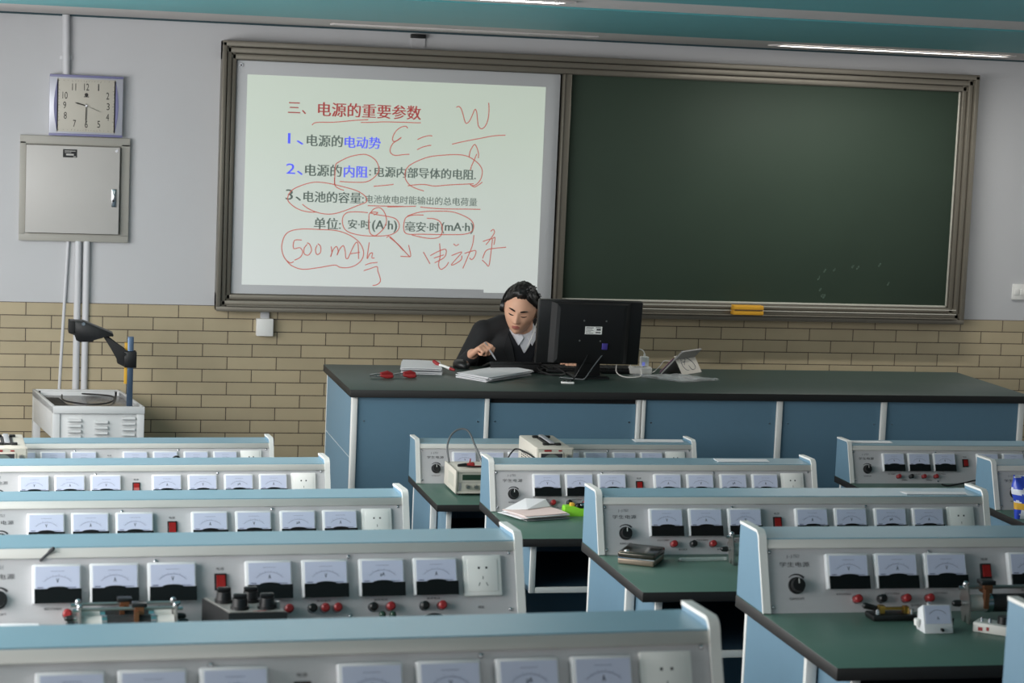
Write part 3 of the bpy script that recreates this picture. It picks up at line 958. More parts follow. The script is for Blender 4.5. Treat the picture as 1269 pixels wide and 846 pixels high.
G = 'student benches with meter consoles'
RY = [8.516, 7.137, 5.743, 4.392, 3.042]
RZ = [f + .76 for f in FLOORS]
BENCH = {}
BENCH['c', 0] = make_bench('lab_bench', 'lab bench right in front of the teacher desk with two beige instruments on it', (1.632, RY[0], RZ[0]), G)
for key, x, lab in ((('c', 1), 1.631, 'lab bench holding pink papers and a bright green block'), (('c', 2), 1.628, 'lab bench with a bronze flat case lying on its green top'),
                    (('c', 3), 1.626, 'lab bench with small white ammeter and white battery holder on its top'), (('c', 4), 1.620, 'lab bench showing only its blue end cap at the bottom right edge'),
                    (('l', 0), -.145, 'farthest left lab bench, in front of the louvred metal cabinet'), (('l', 1), -.121, 'second farthest left lab bench, ending beside the blue end of the teacher desk'),
                    (('l', 2), -.107, 'third farthest left lab bench, behind the one with rheostat and black box'), (('l', 3), -.109, 'lab bench with a double rheostat and a black resistance box before its meters'),
                    (('l', 4), -.120, 'nearest lab bench, cut by the bottom edge of the photo'),
                    (('r', 0), 3.513, 'farthest right lab bench in front of the right end of the teacher desk'), (('r', 1), 3.513, 'right edge lab bench with a blue snack bag on it')):
    BENCH[key] = dup(BENCH['c', 0], (x, RY[key[1]], RZ[key[1]]), lab)
    if key[0] == 'l':                                # the left block stands slightly askew
        k, a = .985, .042
        BENCH[key].location.x, BENCH[key].location.y = x + L - L * k * math.cos(a), RY[key[1]] - L * k * math.sin(a)
        BENCH[key].rotation_euler = (0, 0, a)
        BENCH[key].scale = (k, 1, 1)


def on(key, u, v, h=0.0):
    b_ = BENCH[key]
    a = b_.rotation_euler.z
    u *= b_.scale.x
    return (b_.location.x + u * math.cos(a) - v * math.sin(a), b_.location.y + u * math.sin(a) + v * math.cos(a), b_.location.z + h)


# ---------------------------------------------------------------- the teacher desk
CX0, CX1, CY0, CY1, CZ = 1.452, 4.662, 9.172, 10.005, 1.049
t = thing('teacher_desk', 'long teacher desk with dark green top, blue front panels and white posts', 'desk', (CX0, CY0, .2))
H = CZ - .2
W_, D_ = CX1 - CX0, CY1 - CY0
b = B(); b.box(0, W_, 0, D_, H - .034, H, 1, bev=.003)
for f in b.bm.faces:
    if f.normal.z > .9: f.material_index = 0
b.build('desktop', ['console_green', 'table_edge'], t, 30)
posts = [(1.464, 1.489), (2.056, 2.075), (2.752, 2.770), (2.774, 2.792), (3.414, 3.441), (3.921, 3.948), (4.608, 4.634)]
for x0, x1 in posts:
    b = B(); b.box(x0 - CX0, x1 - CX0, .016, .05, 0, H - .034, bev=.003); b.build('post', 'edge_white', t)
for i, (x0, x1) in enumerate(((1.489, 2.056), (2.075, 2.752), (2.792, 3.414), (3.441, 3.921), (3.948, 4.608))):
    b = B()
    top = H - .036 if i != 1 else H - .058
    y0 = .028 if i != 1 else .034
    b.box(x0 - CX0 + .001, x1 - CX0 - .001, y0, y0 + .018, .012, top, bev=.0015)
    p = b.build('front_panel', 'blue_front', t, 0)
    b = B()
    for xx in ((x0 + .03, x1 - .03) if i < 4 else (x0 + .03,)):
        b.cyl((xx - CX0, y0 + .001, H - .14), (xx - CX0, y0 - .003, H - .14), .004)
    b.build('panel_screw', 'chrome', p)
b = B(); b.box(2.075 - CX0, 2.752 - CX0, .06, .075, H - .09, H - .034); b.build('drawer_rail', 'black_matte', t, 0)
for nm, z0, z1 in (('side_panel', H - .305, H - .036), ('side_panel', .01, H - .309)):
    b = B(); b.box(.014, .03, .05, D_ - .05, z0, z1, bev=.001); b.build(nm, 'blue_board', t, 0)
b = B(); b.box(.016, .032, .05, D_ - .05, .01, H - .04); b.box(.014, .03, D_ - .05, D_ - .03, 0, H - .034, bev=.003); b.build('edge_strip', 'edge_white', t)
b = B(); b.box(W_ - .03, W_ - .014, .05, D_ - .03, .01, H - .036); b.build('side_panel', 'blue_board', t, 0)
b = B(); b.box(W_ - .034, W_ - .012, D_ - .05, D_ - .025, 0, H - .034, bev=.002); b.build('post', 'edge_white', t)
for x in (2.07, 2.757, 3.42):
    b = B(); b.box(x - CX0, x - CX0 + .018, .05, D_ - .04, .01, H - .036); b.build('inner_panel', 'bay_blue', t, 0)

# ---------------------------------------------------------------- things on the teacher desk
DZ = CZ + .0005


def sheets(name, label, cat, corners, layers, mats, z0, group=None, jitter=.006, t0=.0012):
    """loose stack of paper sheets: corners (x, y) of the top sheet in world coordinates"""
    cx = sum(c[0] for c in corners) / 4; cy = sum(c[1] for c in corners) / 4
    t = thing(name, label, cat, (cx, cy, z0), 0, group)
    rnd = random.Random(len(label))
    for k in range(layers):
        b = B()
        m = 8
        a = rnd.uniform(-jitter, jitter) * 4 if k < layers - 1 else 0
        dx, dy = (rnd.uniform(-jitter, jitter), rnd.uniform(-jitter, jitter)) if k < layers - 1 else (0, 0)
        P = [Vector((x - cx, y - cy, 0)) for x, y in corners]
        R = Matrix.Rotation(a, 3, 'Z')
        P = [R @ p + Vector((dx, dy, 0)) for p in P]
        zb = k * t0 * 2.2 + .0002
        top, bot = [], []
        for i in range(m + 1):
            r1, r2 = [], []
            for j in range(m + 1):
                u, v = i / m, j / m
                p = (P[0] * (1 - u) + P[1] * u) * (1 - v) + (P[3] * (1 - u) + P[2] * u) * v
                w = .0035 * (k / max(1, layers - 1)) * (math.sin(u * 3.1) * .5 + max(0, v - .6) * 1.2 * (1 if k == layers - 1 else .4))
                r1.append(b.bm.verts.new((p.x, p.y, zb + w + t0))); r2.append(b.bm.verts.new((p.x, p.y, zb + w)))
            top.append(r1); bot.append(r2)
        for i in range(m):
            for j in range(m):
                b.bm.faces.new((top[i][j], top[i + 1][j], top[i + 1][j + 1], top[i][j + 1]))
                b.bm.faces.new((bot[i][j], bot[i][j + 1], bot[i + 1][j + 1], bot[i + 1][j]))
        for i in range(m):
            b.bm.faces.new((top[i][0], bot[i][0], bot[i + 1][0], top[i + 1][0])); b.bm.faces.new((top[i][m], top[i + 1][m], bot[i + 1][m], bot[i][m]))
            b.bm.faces.new((top[0][i], top[0][i + 1], bot[0][i + 1], bot[0][i])); b.bm.faces.new((top[m][i], bot[m][i], bot[m][i + 1], top[m][i + 1]))
        b.build('sheet', mats[k % len(mats)], t, 30)
    return t


sheets('exercise_book', 'white booklet lying flat at the left end of the teacher desk', 'booklet', [(1.765, 9.70), (1.955, 9.68), (1.995, 9.93), (1.825, 9.985)], 5, ['paper', 'paper', 'paper_grey'], DZ, t0=.0028)
sheets('paper_stack', 'loose white paper stack on the teacher desk before the man', 'paper', [(2.010, 9.60), (2.118, 9.44), (2.392, 9.70), (2.275, 9.87)], 5, ['paper'], DZ, jitter=.012, t0=.0022)

t = thing('marker_pen', 'red and white pen leaning on the white booklet', 'pen', (1.985, 9.745, DZ))
d = Vector((.55, -.83, -.12)).normalized()
b = B(); p0 = Vector((-.02, .055, .030)); b.limb([p0, p0 + d * .075], [.0075, .0075], 12); b.build('barrel', 'socket_white', t)
b = B(); b.limb([p0 - d * .0, p0 - d * .035 + Vector((0, 0, .008))], [.009, .0085], 12); b.build('cap', 'red_plastic', t)
b = B(); b.limb([p0 + d * .075, p0 + d * .10], [.008, .0055], 12); b.build('end_plug', 'red_plastic', t)


def croc_clip(label, x, y, rz, group=None):
    t = thing('crocodile_clip', label, 'clip', (x, y, DZ), rz)
    for s_ in (-1, 1):
        b = B()
        b.loft([[(-.052, -.004, .012 + s_ * .001), (-.052, .004, .012 + s_ * .001), (-.052, .004, .012 + s_ * .004), (-.052, -.004, .012 + s_ * .004)],
                [(-.02, -.006, .014 + s_ * .004), (-.02, .006, .014 + s_ * .004), (-.02, .006, .014 + s_ * .008), (-.02, -.006, .014 + s_ * .008)],
                [(.004, -.006, .014 + s_ * .003), (.004, .006, .014 + s_ * .003), (.004, .006, .014 + s_ * .007), (.004, -.006, .014 + s_ * .007)]])
        for k in range(5):
            b.box(-.05 + k * .007, -.047 + k * .007, -.003, .003, .012 + min(0, s_) * .003, .0145 + max(0, s_) * .001)
        b.build('jaw', 'chrome', t)
        b = B(); b.limb([(.002, 0, .016 + s_ * .004), (.03, s_ * .004, .016 + s_ * .008), (.05, s_ * .006, .013 + s_ * .004)], [.008, .0105, .0085], 10); b.build('red_sleeve', 'red_plastic', t)
    return t


croc_clip('red sleeved crocodile clip lying nearer the left end of the desk', 1.648, 9.545, .1)
croc_clip('red sleeved crocodile clip lying just right of the other one', 1.757, 9.57, .05)

t = thing('computer_mouse', 'black computer mouse on the desk by the man\'s elbow', 'mouse', (2.098, 9.935, DZ), .3)
b = B()
b.loft([[(math.cos(a) * .034 * s_, math.sin(a) * .058 * s_, z) for a in [2 * math.pi * k / 20 for k in range(20)]] for s_, z in ((.94, 0), (1, .010), (.97, .020), (.85, .030), (.6, .036), (.25, .039))]); b.build('mouse_shell', 'black_plastic', t)
b = B(); b.cyl((-.004, -.03, .034), (.004, -.03, .034), .010, seg=12); b.build('scroll_wheel', 'black_matte', t)

# graphics tablet on a low stand in front of the man
t = thing('pen_tablet', 'black drawing tablet propped up in front of the man', 'tablet', (2.325, 9.872, DZ))
b = B(); M_ = Matrix.Translation((0, 0, .024)) @ Matrix.Rotation(math.radians(-13), 4, 'X'); b.box(-.125, .125, -.095, .085, -.006, .006, bev=.004, M=M_); b.build('tablet_body', 'black_plastic', t)
b = B(); b.box(-.105, .105, -.075, .065, .0058, .0066, M=M_); b.build('drawing_surface', 'black_matte', t)
b = B(); b.box(-.118, .118, -.092, -.078, 0, .040, bev=.004); b.build('stand', 'black_matte', t)

# monitor seen from behind
t = thing('computer_monitor', 'black computer monitor seen from behind on the teacher desk', 'monitor', (2.635, 9.64, DZ))
mx = 2.635; my = 9.64
MM = Matrix.Translation((-.008, -.01, .068)) @ Matrix.Rotation(math.radians(7), 4, 'X') @ Matrix.Rotation(math.radians(-2.0), 4, 'Z')
b = B(); b.box(-.246, .246, -.012, .022, .0, .300, bev=.006, M=MM); b.build('screen_frame', 'black_plastic', t)
b = B(); b.box(-.228, .228, .021, .0235, .018, .285, M=MM); b.build('screen', 'meter_black', t)
b = B()
def rr(w, z0, z1, y): return [(-w, y, z0), (w, y, z0), (w, y, z1), (-w, y, z1)]
b.loft([rr(.19, .006, .294, -.010), rr(.165, .010, .288, -.034), rr(.15, .03, .27, -.040)], M=MM); b.build('rear_cover', 'black_plastic', t, 20)
b = B(); b.box(-.028, .052, -.0415, -.0395, .150, .186, M=MM); lb = b.build('rear_label', 'socket_white', t)
b = B()
for x0, x1, z0, z1 in ((-.024, .012, .179, .182), (-.024, .006, .173, .175), (-.024, .012, .167, .169), (-.024, .0, .161, .163), (.022, .046, .180, .183), (.026, .046, .168, .176), (.022, .046, .156, .161), (-.024, .012, .154, .156)):
    b.box(x0, x1, -.0419, -.0414, z0, z1, M=MM)
b.build('label_lettering', 'ink', lb, 0)
for x, z in ((-.035, .213), (.07, .213), (-.05, .118), (.048, .118)):
    b = B(); b.cyl((x, -.0395, z), (x, -.0415, z), .004, M=MM); b.build('mount_screw', 'steel', t)
b = B(); b.box(.058, .084, -.046, -.038, .078, .108, bev=.002, M=MM); b.build('video_plug', 'violet_port', t)
b = B()
b.loft([[(-.055, -.012, .012), (.06, -.012, .012), (.06, .03, .012), (-.055, .03, .012)], [(-.05, -.02, .05), (.055, -.02, .05), (.055, .014, .05), (-.05, .014, .05)], [(-.048, -.035, .16), (.052, -.035, .16), (.052, -.012, .16), (-.048, -.012, .16)]])
b.build('stand_neck', 'black_plastic', t, 20)
b = B(); b.loft([[(-.085 * s_ + .01, -.075 * s_ + .02, z), (.085 * s_ + .01, -.075 * s_ + .02, z), (.085 * s_ + .01, .10 * s_ + .02, z), (-.085 * s_ + .01, .10 * s_ + .02, z)] for s_, z in ((1, 0), (1, .008), (.9, .013))]); b.build('stand_base', 'black_plastic', t, 20)

t = thing('keyboard', 'black keyboard lying behind the monitor stand', 'keyboard', (2.70, 9.86, DZ))
b = B(); b.box(-.225, .225, -.075, .07, 0, .018, bev=.004); b.build('keyboard_body', 'black_plastic', t)
b = B()
for r in range(5):
    for k in range(15):
        b.box(-.212 + k * .0285, -.187 + k * .0285, -.066 + r * .025, -.044 + r * .025, .018, .025)
b.build('keys', 'black_matte', t, 0)


def cable(label, pts, r, m, name='cable', n=8, plug=None):
    x, y, z = pts[0]
    t = thing(name, label, 'cable', pts[0])
    b = B(); b.tube([(p.x - x, p.y - y, p.z - z) for p in smooth_path(pts, n)], r, 8); b.build('cord', m, t)
    if plug:
        b = B(); a, c = Vector(pts[-1]) - Vector(pts[0]), Vector(pts[-2]) - Vector(pts[0])
        b.limb([a, a + (a - c).normalized() * plug], [r * 2.2, r * 1.8], 10); b.build('plug', m, t)
    return t


cable('white cable looping on the desk right of the monitor stand', [(2.80, 9.72, CZ + .06), (2.795, 9.70, CZ + .02), (2.82, 9.66, CZ + .004), (2.88, 9.65, CZ + .004), (2.915, 9.70, CZ + .006), (2.925, 9.74, CZ + .03), (2.94, 9.775, CZ + .036)], .0028, 'white_cable')
cable('black cable hanging from the back of the monitor', [(2.62, 9.585, CZ + .115), (2.58, 9.55, CZ + .06), (2.55, 9.55, CZ + .008), (2.53, 9.52, CZ + .005), (2.50, 9.46, CZ + .006)], .003, 'black_cable')
cable('grey cable running diagonally behind the monitor stand', [(2.69, 9.585, CZ + .115), (2.64, 9.56, CZ + .06), (2.60, 9.54, CZ + .012), (2.58, 9.56, CZ + .004), (2.50, 9.62, CZ + .004)], .0028, 'grey_cable')
cable('thick black cable coil between drawing tablet and monitor', [(2.46, 9.72, CZ + .005), (2.43, 9.78, CZ + .006), (2.47, 9.83, CZ + .012), (2.53, 9.80, CZ + .02), (2.55, 9.72, CZ + .008), (2.49, 9.68, CZ + .005), (2.44, 9.73, CZ + .014), (2.43, 9.80, CZ + .03)], .0045, 'black_cable')

t = thing('usb_receiver', 'small white connector lying at the front of the desk below the monitor', 'connector', (2.49, 9.437, DZ), -.2)
b = B(); b.box(-.030, .030, -.012, .012, 0, .008, bev=.002); b.build('shell', 'socket_white', t)
b = B()
for x in (-.018, 0, .016): b.cyl((x, .002, .008), (x, .002, .014), .005, seg=10)
b.build('black_contact', 'black_plastic', t)

t = thing('power_strip', 'white power strip lying on the desk right of the monitor', 'power strip', (2.945, 9.80, DZ), -.15)
b = B(); b.box(-.06, .05, -.028, .028, 0, .034, bev=.008); b.build('strip_body', 'white_cable', t)
b = B()
for x in (-.035, .005): b.box(x - .006, x - .003, -.008, .008, .0335, .0345); b.box(x + .003, x + .006, -.008, .008, .0335, .0345)
b.build('socket_holes', 'black_matte', t, 0)
t = thing('phone_charger', 'white charger plugged upright into the power strip', 'charger', (2.958, 9.80, CZ + .036))
b = B(); b.box(-.020, .020, -.014, .014, 0, .048, bev=.004); b.build('charger_body', 'socket_white', t)
b = B(); b.box(-.014, .0, -.0150, -.0138, .005, .022); b.build('rating_lettering', 'slide_blue', t, 0)
b = B(); b.cyl((0, 0, .047), (0, 0, .062), .006, .004, 12); b.build('cable_plug', 'socket_white', t)
cable('white charging cable arching from the charger', [(2.958, 9.80, CZ + .098), (2.95, 9.81, CZ + .112), (2.92, 9.82, CZ + .118), (2.90, 9.83, CZ + .10), (2.91, 9.84, CZ + .05), (2.90, 9.85, CZ + .028)], .0025, 'white_cable')
cable('thin white cable ending at the folded tablet stand', [(3.00, 9.80, CZ + .006), (3.03, 9.86, CZ + .005), (3.06, 9.87, CZ + .03), (3.075, 9.86, CZ + .055), (3.10, 9.845, CZ + .058)], .0022, 'white_cable')

# tablet computer in a folded case, seen from behind
t = thing('tablet_computer', 'tablet computer in a pale folding case standing on the desk', 'tablet', (3.136, 9.80, DZ))
def tl(P): return Vector((P[0] - 3.136, P[1] - 9.80, P[2]))
dv = Vector((.137, .126, 0))
P0 = tl((3.040, 9.800, .004)); P1 = tl((3.142, 9.80, .112))
nn = dv.cross(P1 - P0).normalized() * .009
b = B(); b.prism([P0, P0 + dv, P1 + dv, P1], nn, bev=.002); b.build('tablet_body', 'tablet_grey', t, 20)
nn2 = nn.normalized()
b = B(); b.prism([P0 - nn2 * .003, P0 + dv - nn2 * .003, P0 + dv + (P1 - P0) * .62 - nn2 * .003, P0 + (P1 - P0) * .62 - nn2 * .003], -nn2 * .003); b.build('case_back', 'tablet_pink', t, 20)
Q3 = tl((3.138, 9.757, .001)); Q0 = P0 + (P1 - P0) * .70 - nn2 * .006
b = B(); b.prism([Q3, Q3 + dv, Q0 + dv, Q0], Vector((-.002, .002, .003))); fl = b.build('stand_flap', 'flap_white', t, 20)
fx = dv.normalized(); fy = (Q0 - Q3).normalized(); fn = fx.cross(fy)
FM = Matrix((( fx.x, fy.x, fn.x, Q3.x), (fx.y, fy.y, fn.y, Q3.y), (fx.z, fy.z, fn.z, Q3.z), (0, 0, 0, 1)))
b = B()
h_ = (Q0 - Q3).length; w_ = dv.length
for pts in ([(.25, .85), (.2, .5), (.3, .25), (.42, .2)], [(.3, .85), (.45, .8), (.35, .6), (.3, .5)], [(.55, .85), (.75, .6), (.8, .3), (.6, .2), (.5, .45)], [(.5, .9), (.65, .88)], [(.28, .68), (.42, .66)]):
    b.tube(smooth_path([(x * w_, y * h_, .0008) for x, y in pts], 4), .0014, 5, M=FM)
b.build('pen_drawing', 'ink_faint', fl)

# crumpled clear bag
t = thing('plastic_bag', 'flat clear plastic bag on the desk in front of the folded tablet', 'bag', (3.06, 9.62, DZ))
b = B()
rnd = random.Random(5)
cor = [Vector((-.20, .10, 0)), Vector((.0, -.115, 0)), Vector((.205, -.04, 0)), Vector((.05, .13, 0))]
n_ = 18
g = []
for i in range(n_ + 1):
    row = []
    for j in range(n_ + 1):
        u, v = i / n_, j / n_
        p = (cor[0] * (1 - u) + cor[1] * u) * (1 - v) + (cor[3] * (1 - u) + cor[2] * u) * v
        row.append((p.x, p.y, .004 + .010 * abs(noise.noise(Vector((u * 5, v * 5, 1.3)))) + .005 * abs(noise.noise(Vector((u * 13, v * 13, 4))))))
    g.append(row)
for off in (0, .0012):
    V = [[b.bm.verts.new((x, y, z + off if off else z * .15 + .0003)) for x, y, z in r] for r in g]
    for i in range(n_):
        for j in range(n_):
            b.bm.faces.new((V[i][j], V[i + 1][j], V[i + 1][j + 1], V[i][j + 1]))
b.build('film', 'clear_film', t, 60)

# ---------------------------------------------------------------- instruments and things on the student benches
# digital function generator with carrying handle on the far middle bench
t = thing('signal_generator', 'beige signal generator with grey handle and green display', 'instrument', on(('c', 0), .105, -.268, .0005))
b = B()
b.box(.008, .248, .02, .225, .012, .100, bev=.004); b.build('case', 'beige_case', t)
b = B(); b.box(.0, .008, .0, .225, .010, .102, bev=.002); b.box(.248, .256, .0, .225, .010, .102, bev=.002); b.box(.004, .252, .004, .02, .010, .018); b.box(.004, .252, .004, .02, .094, .102); b.build('side_trim', 'beige_case', t)
b = B(); b.box(.008, .248, .010, .022, .018, .094); pn = b.build('front_panel', 'beige_panel', t)
b = B(); b.box(.03, .13, .0085, .012, .062, .084, bev=.001); b.build('display', 'lcd_green', pn)
b = B(); b.box(.010, .246, .0092, .011, .0515, .0525); b.box(.010, .246, .0092, .011, .092, .0932); b.build('panel_line', 'ink_faint', pn, 0)
for x in (.052, .085, .118, .2, .225):
    b = B(); b.cyl((x, .011, .036), (x, -.006, .036), .0085, .0075, 14); b.build('dial_knob', 'steel', pn)
for k in range(4):
    b = B(); b.box(.016, .026, .007, .011, .020 + k * .008, .0255 + k * .008); b.build('push_button', 'paper_grey', pn)
for x in (.02, .236):
    for y in (.03, .2):
        b = B(); b.cyl((x, y, 0), (x, y, .012), .009, seg=12); b.build('foot', 'black_plastic', t)
b = B(); b.box(-.0005, .0, .03, .14, .03, .08); b.build('vent_plate', 'beige_panel', t, 0)
gx, gy, gz = on(('c', 0), 0, 0)
cable('grey cable arching above the signal generator', [(gx + .118, gy - .07, gz + .101), (gx + .112, gy - .05, gz + .16), (gx + .13, gy - .03, gz + .205), (gx + .165, gy - .02, gz + .228), (gx + .20, gy - .03, gz + .222), (gx + .225, gy - .05, gz + .17), (gx + .25, gy - .09, gz + .106)], .0038, 'grey_cable')
t = thing('test_lead_clip', 'red and black test lead clips lying on top of the signal generator', 'test lead', (gx + .18, gy - .20, gz + .1035))
b = B(); b.limb([(-.05, 0, .008), (-.02, .004, .009)], [.006, .008], 10); b.limb([(.075, .0, .009), (.10, .004, .010)], [.008, .006], 10); b.build('black_clip', 'black_plastic', t)
b = B(); b.tube(smooth_path([(-.03, 0, .006), (.0, -.006, .004), (.04, -.006, .004), (.08, 0, .007)], 6), .0035, 8); b.build('lead', 'black_cable', t)
b = B(); b.limb([(-.012, .004, .010), (.008, .004, .012)], [.007, .009], 10); b.limb([(-.004, .004, .018), (-.002, .004, .034)], [.004, .002], 8); b.tube([(0, -.003, .006), (.05, -.006, .005)], .003, 8); b.build('red_clip', 'red_plastic', t)
b = B(); b.limb([(.055, .012, .008), (.085, .012, .011)], [.007, .005], 10); b.build('white_clip', 'socket_white', t)


def oscilloscope(label, loc, group):
    t = thing('oscilloscope', label, 'oscilloscope', loc, 0, group)
    b = B(); b.box(.003, .147, .025, .335, .012, .205, bev=.005); b.build('case', 'beige_case', t)
    b = B(); b.box(0, .15, .012, .028, .010, .208, bev=.003); fr = b.build('front_frame', 'beige_case', t)
    b = B(); b.box(.006, .144, .009, .013, .014, .204); b.build('front_panel', 'beige_panel', fr)
    b = B(); b.box(.010, .108, .002, .010, .108, .190, bev=.003); sc = b.build('screen_bezel', 'beige_case', t)
    b = B(); b.box(.016, .102, .0008, .003, .112, .186); b.build('screen_mask', 'ink', sc, 0)
    b = B(); b.cyl((.059, .001, .146), (.059, -.0005, .146), .038, seg=28); b.build('screen', 'crt_green', sc)
    b = B(); b.box(.03, .06, .0075, .0095, .193, .200); b.build('red_marking', 'red_plastic', fr, 0)
    b = B(); b.box(.088, .102, .0075, .0095, .194, .199); b.build('red_marking', 'red_plastic', fr, 0)
    for x, z, r in ((.126, .176, .008), (.126, .152, .008), (.126, .128, .008), (.126, .104, .008), (.03, .065, .011), (.065, .065, .011), (.1, .065, .011), (.03, .03, .007), (.065, .03, .007), (.1, .03, .007)):
        b = B(); b.cyl((x, .010, z), (x, -.010, z), r, r * .85, 14); b.build('control_knob', 'steel', t)
    b = B()
    for x in (.055, .105):
        b.box(x - .012, x + .012, .08, .10, .205, .214, bev=.003); b.box(x - .012, x + .012, .26, .28, .205, .214, bev=.003)
    b.box(.058, .102, .09, .27, .2045, .208); b.build('handle_mount', 'black_plastic', t)
    b = B(); b.box(.070, .090, .085, .275, .212, .218, bev=.002); b.build('carry_handle', 'paper_grey', t)
    b = B()
    for r in range(6):
        for c in range(7):
            b.box(.0022, .0034, .08 + c * .030, .096 + c * .030, .095 + r * .010, .100 + r * .010)
    b.build('vent_slots', 'ink', t, 0)
    for x in (.02, .13):
        for y in (.04, .31):
            b = B(); b.cyl((x, y, 0), (x, y, .012), .009, seg=12); b.build('foot', 'black_plastic', t)
    return t


osc = oscilloscope('beige oscilloscope behind the bench with pink papers', on(('c', 0), .412, -.355, .0005), 'oscilloscopes')
dup(osc, on(('l', 0), .046, -.355, .0005), 'beige oscilloscope at the left edge of the photo', 'oscilloscopes', .042)
cable('black cable bowed up beside the oscilloscope on the middle bench', [(gx + .33, gy - .14, gz + .03), (gx + .335, gy - .14, gz + .10), (gx + .355, gy - .15, gz + .155), (gx + .385, gy - .16, gz + .17), (gx + .42, gy - .345, gz + .155), (gx + .445, gy - .36, gz + .10), (gx + .45, gy - .37, gz + .02)], .0035, 'black_cable')

# papers and green block
bx, by, bz = on(('c', 1), 0, 0, .0005)
sheets('worksheet', 'fanned pink and white worksheets on the second middle bench', 'paper', [(bx + .028, by - .055), (bx + .080, by - .176), (bx + .240, by - .128), (bx + .205, by - .022)], 6, ['paper', 'paper_grey', 'paper', 'paper_pink', 'paper', 'paper_pink'], bz, jitter=.014, t0=.0016)
t = thing('loose_sheet', 'white sheet leaning at the foot of the meter panel behind the pink worksheets', 'paper', (bx, by, bz))
b = B(); b.prism([(.028, -.055, .016), (.11, -.075, .022), (.205, -.02, .022), (.192, -.004, .044), (.12, -.002, .046)], (0, -.001, .0015)); b.build('sheet', 'paper', t, 20)
b = B(); b.prism([(.022, -.066, .012), (.10, -.09, .017), (.17, -.03, .018), (.10, -.006, .034)], (0, -.001, .0015)); b.build('sheet', 'paper', t, 20)
t = thing('battery_clip_block', 'bright green plastic block with a black clip on the bench with papers', 'block', (bx + .245, by - .085, bz))
b = B(); b.loft([[(0, 0, .0), (.075, 0, .0), (.075, .045, .0), (0, .045, .0)], [(-.004, 0, .018), (.075, 0, .018), (.075, .045, .018), (-.004, .045, .018)], [(-.002, .004, .034), (.03, .004, .034), (.03, .04, .034), (-.002, .04, .034)]]); b.box(.028, .075, .004, .040, .016, .026, bev=.002); b.build('block_body', 'green_block', t, 25)
b = B(); b.box(.018, .034, .01, .03, .028, .044, bev=.003); b.build('yellow_tab', 'yellow', t)
b = B(); b.limb([(.045, .015, .032), (.075, .018, .036)], [.011, .009], 10); b.build('black_clip', 'black_plastic', t)
b = B(); b.limb([(.055, .008, .038), (.068, .008, .040)], [.004, .004], 8); b.build('metal_pin', 'chrome', t)

# bronze case
cxx, cyy, czz = on(('c', 2), 0, 0, .0005)
t = thing('flat_metal_case', 'dark bronze flat metal case with rounded edges on the third middle bench', 'case', (cxx + .101, cyy - .080, czz), math.radians(-31))
b = B(); b.box(-.052, .052, -.061, .061, 0.0, .018, bev=.005, seg=3); b.build('lower_shell', 'bronze_side', t)
b = B(); b.box(-.053, .053, -.062, .062, .0185, .036, bev=.007, seg=3); b.build('lid', 'bronze_case', t)
b = B(); b.box(-.0525, .0525, -.0615, .0615, .017, .020); b.build('seam_band', 'chrome', t)
b = B(); b.ball((-.03, -.048, .036), (.008, .006, .004)); b.build('clasp', 'chrome', t)
t = thing('clear_rod', 'clear plastic rod lying on the third middle bench', 'rod', (cxx + .288, cyy - .088, czz + .006))
b = B(); b.limb([(-.075, 0, 0), (.06, .008, 0)], [.0055, .0055], 12); b.build('rod', 'clear_rod', t)
b = B(); b.cyl((-.083, 0, -.002), (-.072, 0, 0), .003, .004, 10); b.build('end_tip', 'steel', t)


def rheostat(label, loc, rz, n, slide, group):
    """slide rheostat: end plates with feet, ceramic tube wound with dark wire, rods with sliding contacts"""
    t = thing('slide_rheostat', label, 'rheostat', loc, rz, group)
    W = .215
    for x in (0, W):
        b = B()
        b.prism([(x - .002, -.03, .0), (x - .002, -.018, .0), (x - .002, -.012, .02), (x - .002, -.012 + .05 * (n - 1), .02), (x - .002, -.006 + .05 * (n - 1), 0), (x - .002, .006 + .05 * (n - 1), 0), (x - .002, .024 + .05 * (n - 1), .05), (x - .002, .012 + .05 * (n - 1), .082), (x - .002, -.012, .082), (x - .002, -.028, .05)], (.004, 0, 0))
        b.build('end_plate', 'steel', t, 10)
        for i in range(n):
            s_ = -1 if x == 0 else 1
            b = B(); b.cyl((x, i * .05, .040), (x + s_ * .012, i * .05, .040), .006, .006, 10, mi=1); b.limb([(x + s_ * .014, i * .05, .040), (x + s_ * .024, i * .05, .040)], [.008, .007], 10, mi=0); b.build('terminal_screw', ['black_plastic', 'chrome'], t)
            b = B(); b.cyl((x + s_ * .002, i * .05, .074), (x + s_ * .016, i * .05, .074), .0045, .0045, 10); b.ball((x, i * .05, .083), (.007, .006, .007), 10, 8); b.build('rod_nut', 'chrome', t)
    for i in range(n):
        y = i * .05
        b = B(); b.cyl((.004, y, .040), (W - .004, y, .040), .0185, seg=20); b.build('ceramic_tube', 'ceramic', t)
        b = B(); b.cyl((.058, y, .040), (.158, y, .040), .020, seg=20); b.build('winding', 'coil_black', t)
        for xx in (.048, .158):
            b = B(); b.cyl((xx, y, .040), (xx + .012, y, .040), .021, seg=20); b.build('contact_band', 'chrome', t)
        b = B(); b.cyl((-.004, y, .076), (W + .004, y, .076), .0042, seg=10); b.build('slide_rod', 'steel', t)
        sx = slide[i]
        b = B(); b.box(sx - .017, sx + .017, y - .014, y + .014, .082, .092, bev=.002); b.build('slider_grip', 'black_plastic', t)
        b = B(); b.box(sx - .010, sx + .010, y - .013, y + .013, .064, .083); b.box(sx - .012, sx - .002, y - .025, y - .012, .032, .074, mi=0); b.build('slider_contact', 'copper', t)
    return t


